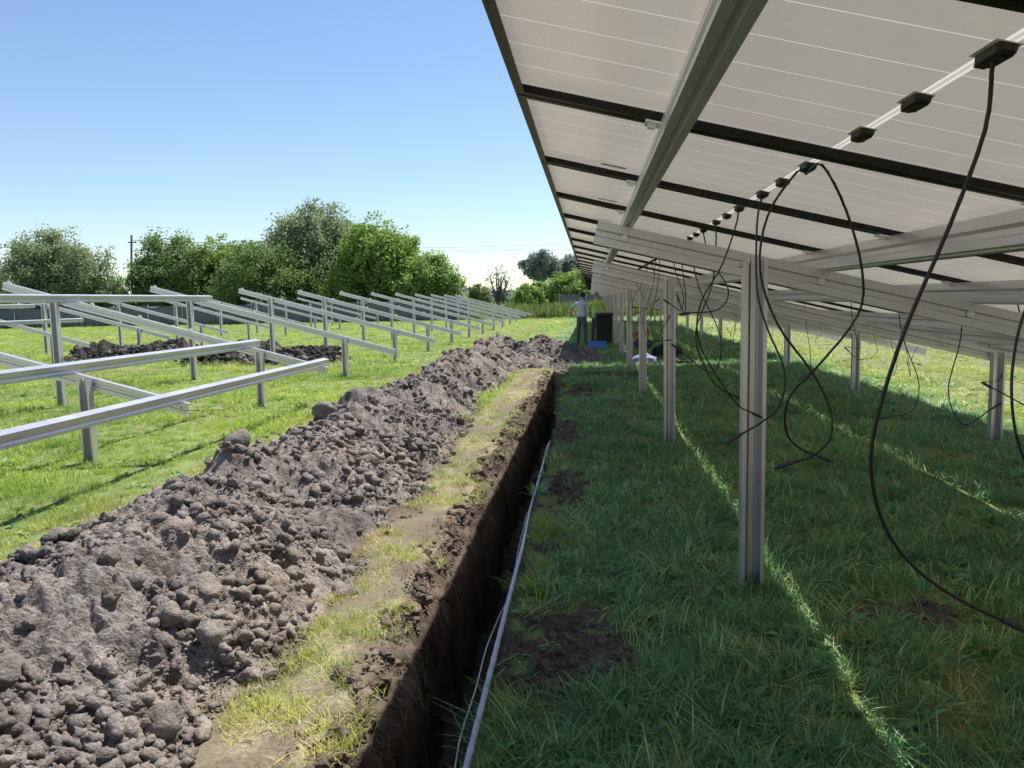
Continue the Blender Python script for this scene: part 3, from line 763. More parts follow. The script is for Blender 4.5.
purlin(1.5, 8.0, 25.6, D2, rack, b); purlin(3.4, 8.0, 25.4, D2, rack, b)
for i, y in enumerate(Y2[3:]):
    b = (XH+D2, y, 0); t = empty('rack_frame', b)
    tag(t, 'bare sloping rafter on two steel posts, %s beyond the edge rack, further left row' % ordn[i], 'rack frame', ROW2)
    trestle(t, D2, y, b)

# ------------------------------------------------------------------ conduit and wire along the trench
M_COND = plain('pale_grey_conduit', (0.42, 0.46, 0.55), 0.22, 0.0, 0.1)
ya = np.arange(0.6, 12.6, 0.45); xa = -0.462+0.008*np.sin(ya*0.9)-0.006*np.maximum(ya-6, 0)
za = 0.030-0.10*sstep(5.0, 6.5, ya)-0.3*sstep(9, 12, ya)
cp = [(x-0.004-0.05*float(sstep(5.0, 6.5, np.array(y))), y, z) for x, y, z in zip(xa.tolist(), ya.tolist(), za.tolist())]
tag(link('conduit', tube_mesh('conduit', smooth_path(cp, 80), 0.0145, 10), M_COND), 'pale shiny conduit pipe lying along the right lip of the trench', 'conduit pipe')
cp2 = [(x-0.055-0.025*math.sin(y*2.3)-0.012*math.sin(y*5.1), y, -0.05-0.02*math.sin(y*1.7)-0.1*float(sstep(5.0, 7.0, np.array(y)))) for x, y in zip(xa.tolist(), ya.tolist())][:24]
tag(link('wire', tube_mesh('wire', smooth_path(cp2, 80), 0.0042, 6), plain('bare_wire', (0.5, 0.47, 0.42), 0.4, 0.3)), 'thin pale wire running in the trench beside the conduit pipe', 'wire')

# fine roots and straw hanging from the trench walls
def wall_roots():
    r = random.Random(21); V = []; Fc = []
    for i in range(260):
        y = 2.1*math.exp(r.random()*math.log(11/2.1)); ly = float(x_left(np.array(y))); ry = float(x_right(np.array(y)))
        if r.random() < 0.6: x0, d, z0 = ly+r.uniform(0.06, 0.15), 1, -0.06-r.random()*0.12
        else: x0, d, z0 = ry-0.01, -1, -0.03-r.random()*0.15
        L = r.uniform(0.05, 0.20); p = Vector((x0, y, z0)); pts = [p]
        for k in range(1, 5): pts.append(p+Vector((d*(0.02+0.012*k+r.uniform(-.01, .01)), r.uniform(-.03, .03)*k*0.5, -L*k/4)))
        tube_vf(pts, lambda t: 0.0022*(1-0.6*t), V, Fc, 3)
    tag(link('roots', mesh_np('roots', V, Fc), plain('pale_roots', (0.26, 0.20, 0.12), 0.9)), 'fine pale roots hanging from the trench walls', 'roots', kind='stuff')
wall_roots()

# ------------------------------------------------------------------ grass tufts (prototypes live in an unlinked collection, instanced by geometry nodes)
protos = bpy.data.collections.new('tuft_shapes')
def blade_vf(V, Fc, T, p, yaw, L, w, bend, seg, tint, twist=0.0):
    b = len(V); d = Vector((math.cos(yaw), math.sin(yaw), 0)); sdir = Vector((-math.sin(yaw+twist), math.cos(yaw+twist), 0))
    ang = bend[0]; q = Vector(p); st = L/seg
    for i in range(seg+1):
        t = i/seg; ww = w*(1-t**1.6)*(0.55+0.45*min(1, t*4))*0.5 if i < seg else 0
        if i < seg: V.append(tuple(q-sdir*ww)); V.append(tuple(q+sdir*ww)); T += [tint, tint]
        else: V.append(tuple(q)); T.append(tint)
        a = bend[0]+(bend[1]-bend[0])*t
        q = q+(d*math.sin(a)+Vector((0, 0, 1))*math.cos(a))*st
        if q.z < 0.006: q.z = 0.006
    for i in range(seg-1): Fc.append((b+2*i, b+2*i+1, b+2*i+3, b+2*i+2))
    Fc.append((b+2*seg-2, b+2*seg-1, b+2*seg))
def tuft(seed, n, L, w, spread, b0, b1, seg=4, mat=None, lie=0.0):
    r = random.Random(seed); V = []; Fc = []; T = []
    for i in range(n):
        a = r.uniform(0, 6.283); rad = spread*math.sqrt(r.random())
        bl = L*r.uniform(0.5, 1.15); k0 = r.uniform(*b0); k1 = k0+r.uniform(*b1)
        blade_vf(V, Fc, T, (rad*math.cos(a), rad*math.sin(a), -0.005), r.uniform(0, 6.283) if lie == 0 else r.gauss(0, lie), bl, w*r.uniform(0.6, 1.3), (k0, k1), seg, r.random(), r.uniform(-0.6, 0.6))
    me = mesh_np('tuft', V, Fc, dict(tint=T)); me.materials.append(mat or M_GRASS)
    o = bpy.data.objects.new('tuft', me); protos.objects.link(o)
def weed(seed, n, L, w):
    r = random.Random(seed); V = []; Fc = []; T = []
    for i in range(n):
        yaw = r.uniform(0, 6.283); d = Vector((math.cos(yaw), math.sin(yaw), 0)); s = Vector((-math.sin(yaw), math.cos(yaw), 0))
        l = L*r.uniform(0.6, 1.1); ww = w*r.uniform(0.7, 1.2); up = r.uniform(0.3, 1.1); b = len(V); t_ = r.random()
        q = Vector((0, 0, 0)); ang = up
        for j, f in enumerate((0.12, 0.6, 1.0, 0.75, 0.0)):
            V.append(tuple(q-s*ww*f*0.5)); V.append(tuple(q+Vector((0, 0, -0.12*ww*f)))); V.append(tuple(q+s*ww*f*0.5)); T += [t_]*3
            q = q+(d*math.sin(ang)+Vector((0, 0, 1))*math.cos(ang))*(l/4); ang += 0.32
            if q.z < 0.01: q.z = 0.01
        for j in range(4):
            a = b+3*j; Fc += [(a, a+1, a+4, a+3), (a+1, a+2, a+5, a+4)]
    me = mesh_np('weed', V, Fc, dict(tint=T)); me.materials.append(M_WEED)
    o = bpy.data.objects.new('weed', me); protos.objects.link(o)
# 00-03 long drooping, 04-06 short dense, 07-08 lying, 09-10 straw, 11-13 broad weeds  (names sort in this order)
for s in range(4): tuft(s, 26, 0.165, 0.0058, 0.08, (0.1, 0.9), (0.5, 1.8), 5)
for s in range(3): tuft(20+s, 30, 0.10, 0.0050, 0.085, (0.05, 0.6), (0.2, 1.2), 3)
for s in range(2): tuft(30+s, 24, 0.21, 0.0064, 0.11, (0.8, 1.35), (0.15, 0.6), 5, None, 0.7)
for s in range(2): tuft(40+s, 26, 0.13, 0.0042, 0.09, (0.6, 1.5), (0.0, 0.8), 4)
weed(50, 7, 0.13, 0.045); weed(51, 9, 0.10, 0.05); weed(52, 6, 0.20, 0.05)
for i, o in enumerate(protos.objects): o.name = 'tuft_shape_%02d' % i
order = sorted(range(len(protos.objects)), key=lambda i: protos.objects[i].name)
N_PROTO = len(protos.objects)

def gn_instancer(name, coll):
    ng = bpy.data.node_groups.new(name, 'GeometryNodeTree')
    ng.interface.new_socket('Geometry', in_out='INPUT', socket_type='NodeSocketGeometry')
    ng.interface.new_socket('Geometry', in_out='OUTPUT', socket_type='NodeSocketGeometry')
    N, L = ng.nodes, ng.links
    gi = N.new('NodeGroupInput'); go = N.new('NodeGroupOutput')
    ci = N.new('GeometryNodeCollectionInfo'); ci.inputs['Collection'].default_value = coll
    ci.inputs['Separate Children'].default_value = True; ci.inputs['Reset Children'].default_value = True
    iop = N.new('GeometryNodeInstanceOnPoints'); iop.inputs['Pick Instance'].default_value = True
    def attr(n, t):
        a = N.new('GeometryNodeInputNamedAttribute'); a.data_type = t; a.inputs['Name'].default_value = n; return a.outputs['Attribute']
    mp = N.new('GeometryNodeMeshToPoints')
    L.new(gi.outputs[0], mp.inputs['Mesh']); L.new(mp.outputs['Points'], iop.inputs['Points'])
    L.new(ci.outputs[0], iop.inputs['Instance'])
    L.new(attr('pick', 'INT'), iop.inputs['Instance Index'])
    L.new(attr('rot', 'FLOAT_VECTOR'), iop.inputs['Rotation'])
    L.new(attr('scl', 'FLOAT_VECTOR'), iop.inputs['Scale'])
    L.new(iop.outputs['Instances'], go.inputs[0])
    return ng
NG = gn_instancer('grass_scatter', protos)
def scatter(name, P, pick, rot, scl, dry, vary):
    me = bpy.data.meshes.new(name); me.from_pydata(P.tolist(), [], [])
    a = me.attributes.new('pick', 'INT', 'POINT'); a.data.foreach_set('value', pick.astype(np.int32))
    for nme, val in (('rot', rot), ('scl', scl)):
        a = me.attributes.new(nme, 'FLOAT_VECTOR', 'POINT'); a.data.foreach_set('vector', val.astype(np.float32).ravel())
    for nme, val in (('dry', dry), ('vary', vary)):
        a = me.attributes.new(nme, 'FLOAT', 'POINT'); a.data.foreach_set('value', val.astype(np.float32))
    o = link(name, me); m = o.modifiers.new('scatter', 'NODES'); m.node_group = NG
    o['kind'] = 'stuff'; return o

def in_view(x, y, marg=60, z=0.0):
    d = np.stack([x, y, np.full_like(x, z-H)], 1)
    F_ = np.array(Fv); R_ = np.array(Rv); U_ = np.array(Uv); dz = d@F_
    px = 512+FPX*(d@R_)/np.maximum(dz, 1e-3); py = 384-FPX*(d@U_)/np.maximum(dz, 1e-3)
    return (dz > 0.3) & (px > -marg-220/np.maximum(dz, .5)) & (px < 1024+marg+220/np.maximum(dz, .5)) & (py < 768+140)

def build_grass():
    r = np.random.default_rng(99); XS = []; YS = []; DS = []
    for (y0, y1, dens) in ((1.6, 4, 230), (4, 7, 165), (7, 12, 95), (12, 20, 42), (20, 34, 16), (34, 68, 5)):
        x0, x1 = -0.75*y1-2, 0.62*y1+2
        n = int((x1-x0)*(y1-y0)*dens); x = r.uniform(x0, x1, n); y = r.uniform(y0, y1, n)
        k = in_view(x, y); XS.append(x[k]); YS.append(y[k]); DS.append(np.full(k.sum(), dens))
    x = np.concatenate(XS); y = np.concatenate(YS); dens = np.concatenate(DS); n = len(x)
    hh = heap_h(x, y); xl = x_left(y); xr = x_right(y)
    u = r.uniform(0, 1, n)
    trench = (x > xl+0.06) & (x < xr+np.where(y < 6.5, 0.06, 0.0)) & (y < TR_END+1)
    strip = (x > -1.7) & (x < xl+0.06) & (y < 21)
    heap = hh > 0.01
    keep = ~trench & ~heap
    bare = fbm(x*3.0, y*2.0, 3, 56)+0.1
    keep &= ~(strip & ((bare > 0.28) | (u > 0.9)))
    pm = patch_mask(x, y); keep &= ~((pm > 0.12) & (u > 0.04))
    thin = sstep(0.2, 0.8, fbm(x*1.6, y*1.6, 3, 81)); keep &= ~((u < 0.55*thin) & (x > -0.5) & (y < 12))
    # dark side piles
    for (a, b, c, w) in ((-17.2, -13, 24.6, 0.6), (-12.2, -7.4, 22.4, 0.6)): keep &= ~((x > a) & (x < b) & (abs(y-c) < w))
    x, y, dens, xl, u, strip = x[keep], y[keep], dens[keep], xl[keep], u[keep], strip[keep]; n = len(x)
    u2 = r.uniform(0, 1, n); u3 = r.uniform(0, 1, n)
    shade = (x > -0.6)
    right = x > -0.6
    lush = sstep(-0.4, 0.5, fbm(x*0.9, y*0.9, 3, 82))
    pick = np.where(right & (x < 6.5), np.where(u2 < 0.22+0.2*lush, r.integers(0, 4, n), np.where(u2 < 0.52, r.integers(4, 7, n), np.where(u2 < 0.87, r.integers(7, 9, n), r.integers(11, 14, n)))),
           np.where(u2 < 0.25+0.30*lush, r.integers(0, 4, n), np.where(u2 < 0.93, r.integers(4, 7, n), r.integers(11, 14, n))))
    pick = np.where(strip & (u3 < 0.72), r.integers(9, 11, n), pick)
    pick = np.where(strip & (u3 >= 0.72), r.integers(4, 7, n), pick)
    edgeL = np.exp(-((x+3.8)/0.4)**2)
    dry_sunlit_v = np.where(right, 0.05, 0.25)*sstep(0.2, 0.8, fbm(x*0.5, y*0.5, 3, 83)) + 0.6*edgeL*(u3 < 0.7) + np.where(strip, np.where(pick >= 9, 0.66, 0.36), 0) + np.where(x < -1.5, 0.36, 0)  # straw at strip and heap edge; open left side yellowed to imitate sun
    dry_sunlit_v += 0.55*sstep(5.0, 6.2, x) + np.where(right & (u3 < 0.05), 0.75, 0) + np.where(np.abs(x-xl) < 0.0, 0.5, 0)  # grass beyond the low panel edge yellowed as painted sunlight; scattered dead straw
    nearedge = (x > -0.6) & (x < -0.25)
    dry_sunlit_v += np.where(nearedge & (u3 > 0.6), 0.4, 0)
    sc = np.where(right & (x < 6.5), r.uniform(0.75, 1.25, n), r.uniform(0.6, 1.05, n)*(0.75+0.5*lush))
    sc = np.where(strip, r.uniform(0.5, 0.9, n), sc); sc = np.where(edgeL > 0.4, sc*0.8, sc); sc = np.where(pick >= 11, sc*0.72, sc); dry_sunlit_v = np.where(pick >= 11, 0.0, dry_sunlit_v)
    sc = np.where((x > 6.5), sc*0.8, sc)
    grow = np.sqrt(np.clip(90/dens, 1, 40)); wide = grow**0.75
    scl = np.stack([sc*wide, sc*wide, sc*np.minimum(grow**0.25, 1.35)], 1)
    scl[:, 2] *= np.where(right, 1.0, 1.0)
    rot = np.stack([r.normal(0, 0.12, n), r.normal(0, 0.12, n), r.uniform(0, 6.283, n)], 1)
    P = np.stack([x, y, ground_h(x, y)+0.0], 1)
    near = np.exp(-((x-xl+0.08)/0.10)**2)*(y < TR_END); P[:, 2] += near*0.03
    vary = np.clip(0.5+0.35*fbm(x*0.8, y*0.8, 3, 84)+r.normal(0, 0.18, n), 0, 1)
    print('grass tufts', n)
    o = scatter('grass', P, pick, rot, scl, np.clip(dry_sunlit_v, 0, 1), vary); o['label'] = 'uneven green meadow grass and weeds covering the field'; o['category'] = 'grass'
build_grass()

# ------------------------------------------------------------------ trees and shrubs
def foliage_mat(name, stops, trans=0.42):
    return leaf_mat(name, stops, trans, 0.6, inst=False, spec=0.15)
F_WILLOW = foliage_mat('willow_leaves', [(0, (0.14, 0.195, 0.09)), (1, (0.33, 0.40, 0.22))])
F_DARK = foliage_mat('dark_leaves', [(0, (0.10, 0.17, 0.055)), (1, (0.25, 0.36, 0.115))])
F_GREEN = foliage_mat('fresh_leaves', [(0, (0.15, 0.26, 0.055)), (1, (0.34, 0.47, 0.12))])
F_GREY = foliage_mat('haze_grey_far_leaves', [(0, (0.16, 0.21, 0.175)), (1, (0.30, 0.36, 0.32))])  # lightened grey paints distance haze into the leaf colour
M_BARK = plain('bark', (0.10, 0.085, 0.07), 0.9, 0, 0.3, 12)

def tree(name, label, px0, px1, pytop, dist, mat, seed, leaf=0.2, nclump=190, per=85, depth=0.8, low=0.1, trunk_h=0.8, sparse=1.0, group=None, pybase=None, lean=0.0, nlobes=14):
    r = np.random.default_rng(seed); rr = random.Random(seed)
    a = at_y(px0, pytop, dist); b = at_y(px1, pytop, dist); cx = (a.x+b.x)/2; rx = (b.x-a.x)/2; top = (a.z+b.z)/2
    base = Vector((cx, dist, 0)); root = empty(name, base); tag(root, label, name.replace('_', ' ').split()[-1], group)
    # lobes that make the outline
    lobes = []
    for i in range(nlobes):
        ang = rr.uniform(0, 6.283); q = rr.uniform(0.30, 0.68)
        lx = math.cos(ang)*q*rx; ly = math.sin(ang)*q*rx*depth; lr = rx*rr.uniform(0.26, 0.44)
        dome = math.sqrt(max(0.12, 1-(0.95*lx/rx)**2)); hh_ = (top-low)*dome*(rr.uniform(0.78, 1.0) if i % 2 else rr.uniform(0.45, 0.7)); lh = min(lr*1.1, hh_*0.48)
        lobes.append((lx, ly, low+hh_-lh, lr, lh))
    lobes.append((0.08*rx*rr.uniform(-1, 1), 0, top-min(rx*0.62, (top-low)*0.42), rx*0.60, min(rx*0.62, (top-low)*0.42)))
    lobes.append((0, 0, low+(top-low)*0.40, rx*0.78, (top-low)*0.42))
    tot = sum(l[3]**2 for l in lobes); Vs = []; Ts = []
    for (lx, ly, lz, lr, lh) in lobes:
        m = int(1.3*nclump*lr*lr/tot)+4
        for k in range(m):
            d = r.normal(0, 1, 3); d /= np.linalg.norm(d); q = r.uniform(0.40, 1.0)**0.5*(1+0.07*r.normal())
            c = np.array([lx*1.12, ly, lz])+d*np.array([lr, lr*depth, lh])*q
            if c[2] < low: c[2] = low+abs(r.normal())*0.3
            cr = rx*0.10*r.uniform(0.6, 1.5)+leaf*0.6; nl = int(1.15*per*r.uniform(0.5, 1.3)*sparse)
            p = c+np.clip(r.normal(0, 1, (nl, 3)), -1.5, 1.5)*cr*np.array([0.62, 0.62, 0.55])
            ct = r.uniform(0, 0.5)
            n1 = r.normal(0, 0.6, (nl, 3))+d*np.array([1, 1, 0.8])*0.8+np.array([0, 0, 0.25]); n1 /= np.linalg.norm(n1, axis=1)[:, None]
            n2 = np.cross(n1, r.normal(0, 1, (nl, 3))); n2 /= np.linalg.norm(n2, axis=1)[:, None]; n3 = np.cross(n1, n2)
            s = 1.22*leaf*r.uniform(0.5, 1.2, (nl, 1)); w = s*0.6
            quad = np.stack([p-n2*s*0.6, p+n3*w*0.5, p+n2*s*0.6, p-n3*w*0.5], 1)
            Vs.append(quad.reshape(-1, 3)); Ts.append(np.repeat(np.clip(ct+r.uniform(0, 0.5, nl), 0, 1), 4))
    V = np.concatenate(Vs); V[:, 2] = np.maximum(V[:, 2], 0.05); n = len(V)//4
    Fc = np.arange(n*4).reshape(n, 4)
    link('crown', mesh_np('crown', V, Fc, dict(tint=np.concatenate(Ts))), mat, root)
    Vt = []; Ft = []
    tw = max(0.08, 0.035*top)
    fork = Vector((lean, 0, max(trunk_h, low*0.8)))
    tube_vf(smooth_path([Vector((0, 0, -0.1)), Vector((lean*0.3, 0.05, fork.z*0.5)), fork], 8), lambda t: tw*(1.25-0.45*t), Vt, Ft, 8)
    for (lx, ly, lz, lr, lh) in lobes:
        e = Vector((lx, ly, lz+lh*0.35)); mid = fork.lerp(e, 0.5)+Vector((rr.uniform(-.2, .2), rr.uniform(-.2, .2), 0.12*top*rr.random()))
        tube_vf(smooth_path([fork-Vector((0, 0, 0.1)), mid, e], 8), lambda t: tw*0.62*(1-0.85*t)+0.012, Vt, Ft, 5)
        for q in range(3):
            s0 = mid.lerp(e, rr.uniform(0, 0.8)); e2 = s0+Vector((rr.uniform(-1, 1)*lr*0.8, rr.uniform(-1, 1)*lr*0.6, rr.uniform(0.1, 0.9)*lh))
            tube_vf([s0, s0.lerp(e2, 0.5)+Vector((0, 0, 0.05)), e2], lambda t: tw*0.22*(1-0.8*t)+0.008, Vt, Ft, 4)
    link('trunk', mesh_np('trunk', Vt, Ft, smooth=True), M_BARK, root)
    return root
TG = 'trees along the far field edge'
tree('willow_tree', 'broad greyish willow standing alone at the far left', -2, 112, 228, 72, F_WILLOW, 1, 0.24, 340, 95, group=TG, low=0.3)
tree('bushy_tree', 'low dark bush peeping in at the left picture edge', -60, 22, 262, 76, F_DARK, 2, 0.24, 130, 80, group=TG, low=0.2)
tree('shrub', 'low pale shrub filling the dip between lone willow and dark trees', 84, 140, 278, 74, F_GREEN, 3, 0.2, 90, 70, group=TG, low=0.1)
tree('leafy_tree', 'round dark green tree just right of the utility pole', 116, 216, 234, 76, F_DARK, 4, 0.24, 280, 90, group=TG, low=0.2)
tree('leafy_tree', 'mid green tree between the pole tree and the big tree', 182, 262, 239, 79, F_GREEN, 5, 0.24, 190, 85, group=TG, low=0.2)
tree('leafy_tree', 'dark shaded tree hugging the left side of the big tree', 206, 318, 236, 72, F_DARK, 6, 0.24, 200, 90, group=TG, low=0.2)
tree('willow_tree', 'tallest broad grey-green tree in the middle of the tree line', 252, 384, 203, 77, F_WILLOW, 7, 0.24, 420, 100, group=TG, low=0.4)
tree('leafy_tree', 'bright green rounded tree right of the tallest one', 318, 428, 219, 73, F_GREEN, 8, 0.24, 300, 95, group=TG, low=0.3)
tree('leafy_tree', 'dark-topped tree showing behind the bright green one', 360, 425, 226, 84, F_DARK, 18, 0.24, 130, 80, group=TG, low=0.6)
tree('shrub', 'bright green shrub at the right end of the tree line', 384, 468, 253, 71, F_GREEN, 9, 0.22, 230, 85, group=TG, low=0.1)
tree('shrub', 'dark round bush left of the thin bare tree', 465, 492, 284, 100, F_DARK, 10, 0.22, 60, 60, low=0.1)
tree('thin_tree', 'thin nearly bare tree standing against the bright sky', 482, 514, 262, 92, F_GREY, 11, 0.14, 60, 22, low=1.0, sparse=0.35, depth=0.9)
tree('shrub', 'low bush right of the thin bare tree', 506, 546, 285, 105, F_GREEN, 12, 0.25, 80, 70, low=0.1)
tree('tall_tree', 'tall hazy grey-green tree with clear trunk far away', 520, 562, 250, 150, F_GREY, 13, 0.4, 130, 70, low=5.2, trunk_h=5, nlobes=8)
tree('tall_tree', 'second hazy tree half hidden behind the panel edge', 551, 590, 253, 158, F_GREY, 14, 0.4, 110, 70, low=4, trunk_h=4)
tree('shrub', 'dense green bush beside the solar panel edge', 541, 600, 268, 112, F_GREEN, 15, 0.3, 180, 80, low=0.1)
tree('shrub', 'yellow-green bush in front of the far tall tree', 522, 556, 282, 118, F_GREEN, 16, 0.3, 80, 70, low=0.1)

# far wooded rim so the horizon is closed
def far_wood():
    r = np.random.default_rng(77); n = 26000
    x = r.uniform(-420, 420, n); hgt = 6+3*vnoise(x*0.03, 0*x, 91)+2.5*vnoise(x*0.11, 0*x, 92)
    z = hgt*r.uniform(0, 1, n)**0.7; y = 330+r.normal(0, 5, n)+0.0*x
    p = np.stack([x, y, z], 1); n1 = r.normal(0, 1, (n, 3)); n1 /= np.linalg.norm(n1, axis=1)[:, None]; n2 = np.cross(n1, r.normal(0, 1, (n, 3))); n2 /= np.linalg.norm(n2, axis=1)[:, None]
    s = r.uniform(0.6, 1.4, (n, 1)); q = np.stack([p-n1*s, p+n2*s*0.7, p+n1*s, p-n2*s*0.7], 1).reshape(-1, 3)
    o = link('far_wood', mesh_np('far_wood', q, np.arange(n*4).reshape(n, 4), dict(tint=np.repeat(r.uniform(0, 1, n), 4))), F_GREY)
    tag(o, 'distant low wood closing the horizon', 'wood', kind='stuff')
far_wood()

# tall weeds at the field edge
def tall_weeds():
    r = np.random.default_rng(31); n = 16000
    x = r.uniform(-17, 60, n); y = 67+r.uniform(0, 1, n)**1.3*26
    k = in_view(x, y, 30); x, y = x[k], y[k]; n = len(x)
    hgt = (1.5+0.35*vnoise(x*0.35, y*0.3, 93))*r.uniform(0.55, 1.1, n)
    V = np.zeros((n, 3, 4, 3)); 
    for b in range(3):
        a = r.uniform(0, 6.283, n); le = r.uniform(0.05, 0.5, n); hb = hgt*r.uniform(0.4, 1.0, n); w = r.uniform(0.03, 0.075, n)
        bx = x+r.normal(0, 0.12, n); by = y+r.normal(0, 0.12, n); z0 = hb*r.uniform(0, 0.5, n)
        dx = np.cos(a)*le*hb*0.6; dy = np.sin(a)*le*hb*0.6; s = r.uniform(0, 6.283, n); wx = np.cos(s)*w; wy = np.sin(s)*w
        V[:, b, 0] = np.stack([bx-wx*.4, by-wy*.4, z0*0], 1); V[:, b, 1] = np.stack([bx+wx, by+wy, hb*0.55], 1)
        V[:, b, 2] = np.stack([bx+dx, by+dy, hb], 1); V[:, b, 3] = np.stack([bx-wx, by-wy, hb*0.55], 1)
    V = V.reshape(-1, 3); m = len(V)//4
    tint = np.clip(np.repeat(0.5+0.4*vnoise(x*0.25, y*0.25, 94), 3)+r.normal(0, 0.2, m), 0, 1)
    mat = foliage_mat('tall_weed_stems', [(0, (0.10, 0.16, 0.04)), (0.6, (0.24, 0.30, 0.085)), (1, (0.38, 0.39, 0.17))], 0.4)
    o = link('tall_weeds', mesh_np('tall_weeds', V, np.arange(m*4).reshape(m, 4), dict(tint=np.repeat(tint, 4))), mat)
    tag(o, 'bank of tall pale green weeds along the far field edge', 'weeds', kind='stuff')
tall_weeds()

# ------------------------------------------------------------------ dark windbreak fence behind the racks
def fence(x0, x1, y, h, label, step=3.0, mat=None):
    root = empty('windbreak_fence', (x0, y, 0)); tag(root, label, 'fence')
    n = int(round((x1-x0)/step)); st = (x1-x0)/n
    pm = tube_mesh('fence_post', [(0, 0, -0.2), (0, 0, h*0.5), (0, 0, h+0.12)], 0.035, 8); pm.materials.append(M_STEEL)
    X, Z = np.meshgrid(np.linspace(0.04, st-0.04, 14), np.linspace(0.06, h, 7))
    for i in range(n+1): link('fence_post', pm, None, root, (i*st, 0, 0))
    for i in range(n):
        Yn = 0.05*fbm(X*1.2+i*7.1, Z*1.5, 2, 95)
        idx = np.arange(X.size).reshape(X.shape); Fc = np.stack([idx[:-1, :-1].ravel(), idx[:-1, 1:].ravel(), idx[1:, 1:].ravel(), idx[1:, :-1].ravel()], 1)
        me = mesh_np('net', np.stack([X.ravel(), Yn.ravel(), (Z+0.03*np.sin(X/st*3.14)*-1*(Z/h)).ravel()], 1), Fc, smooth=True)
        o = link('net', me, mat, root, (i*st, 0, 0)); md = o.modifiers.new('thick', 'SOLIDIFY'); md.thickness = 0.008
M_NET = plain('dark_grey_netting', (0.13, 0.14, 0.155), 0.85, 0, 0.2, 4)
fence(-62, -10.5, 66.5, 1.75, 'dark grey netting fence behind the bare racks at the tree line', 3.2, M_NET)
fence(-4, 10, 101, 2.2, 'far dark netting fence below the dense green bush by the panels', 3.5, M_NET)

# ------------------------------------------------------------------ utility pole and overhead wires
M_WOOD = plain('weathered_pole_wood', (0.10, 0.085, 0.07), 0.85, 0, 0.25, 6)
pb = at_y(133, 300, 96); pt = at_y(131.5, 235, 96)
pole = empty('utility_pole', (pb.x, 96, 0)); tag(pole, 'slim dark utility pole rising between the lone willow and dark trees', 'utility pole')
link('pole_shaft', tube_mesh('pole_shaft', [(0, 0, -0.2), (0, 0, pt.z*0.5), (pt.x-pb.x, 0, pt.z)], lambda t: 0.19-0.06*t, 10), M_WOOD, pole)
link('crossarm', boxes('crossarm', [(-0.1, 1.0, -0.06, 0.06, pt.z-1.0, pt.z-0.86)]), M_WOOD, pole)
for dx in (0.3, 0.9): link('insulator', tube_mesh('insulator', [(dx, 0, pt.z-0.86), (dx, 0, pt.z-0.76), (dx, 0, pt.z-0.66)], lambda t: 0.05+0.03*math.sin(t*9), 8), M_SEAL, pole)
for i, (u, v, yy, zz) in enumerate(((600, 243, 150, 0), (600, 249, 150, 0))):
    e = at_y(u, v, 150); s = Vector((pb.x+0.3+0.6*i, 96, pt.z-0.66)); m = s.lerp(e, 0.5)-Vector((0, 0, 0.9))
    tag(link('overhead_wire', tube_mesh('overhead_wire', smooth_path([s, m, e], 30), 0.022, 4), M_CABLE), 'thin overhead wire crossing the sky from the utility pole, %s of two' % ('upper', 'lower')[i], 'overhead wire', 'overhead wires')

# ------------------------------------------------------------------ people
M_SKIN = plain('skin', (0.42, 0.26, 0.19), 0.55, 0, 0.06); M_HAIR = plain('dark_hair', (0.015, 0.012, 0.011), 0.6)
def person(label, loc, rz, J, E, zones, hair=None, extra=None):
    """J: joint -> (pos, rx, ry); E: edges. Skin-modified body baked to one mesh; zones(co) -> material index"""
    names = list(J); me = bpy.data.meshes.new('skeleton')
    me.from_pydata([J[n][0] for n in names], [(names.index(a), names.index(b)) for a, b in E], [])
    o = bpy.data.objects.new('skeleton', me); col.objects.link(o)
    md = o.modifiers.new('skin', 'SKIN'); 
    if not me.skin_vertices: 
        bpy.context.view_layer.objects.active = o; 
    sv = me.skin_vertices[0].data if me.skin_vertices else None
    if sv is None:
        with bpy.context.temp_override(object=o, active_object=o): bpy.ops.mesh.customdata_skin_add()
        sv = me.skin_vertices[0].data
    for i, n in enumerate(names): sv[i].radius = J[n][1:3]; sv[i].use_root = (n == 'pelvis')
    md.use_smooth_shade = True; sd = o.modifiers.new('sub', 'SUBSURF'); sd.levels = 2; sd.render_levels = 2
    dg = bpy.context.evaluated_depsgraph_get(); ev = o.evaluated_get(dg); body = bpy.data.meshes.new_from_object(ev)
    bpy.data.objects.remove(o); body.name = 'person'; body.materials.clear()
    for m in zones[0]: body.materials.append(m)
    for p in body.polygons: p.material_index = zones[1](p.center); p.use_smooth = True
    ob = link('person', body, None, None, loc, (0, 0, rz)); ob.scale = (1.06,)*3; tag(ob, label, 'person'); return ob
def blob(name, c, r, mat, parent, seed=1, cut=None, rough=0.08):
    bm = bmesh.new(); bmesh.ops.create_icosphere(bm, subdivisions=3, radius=1.0)
    if cut: bmesh.ops.delete(bm, geom=[v for v in bm.verts if cut(v.co)], context='VERTS')
    for v in bm.verts:
        n = v.co.normalized(); d = 1+rough*mnoise.noise(n*2.5+Vector((seed, 0, 0))); v.co = Vector((n.x*r[0]*d, n.y*r[1]*d, n.z*r[2]*d))+Vector(c)
    me = bpy.data.meshes.new(name); bm.to_mesh(me); bm.free()
    me.polygons.foreach_set('use_smooth', [True]*len(me.polygons)); return link(name, me, mat, parent)
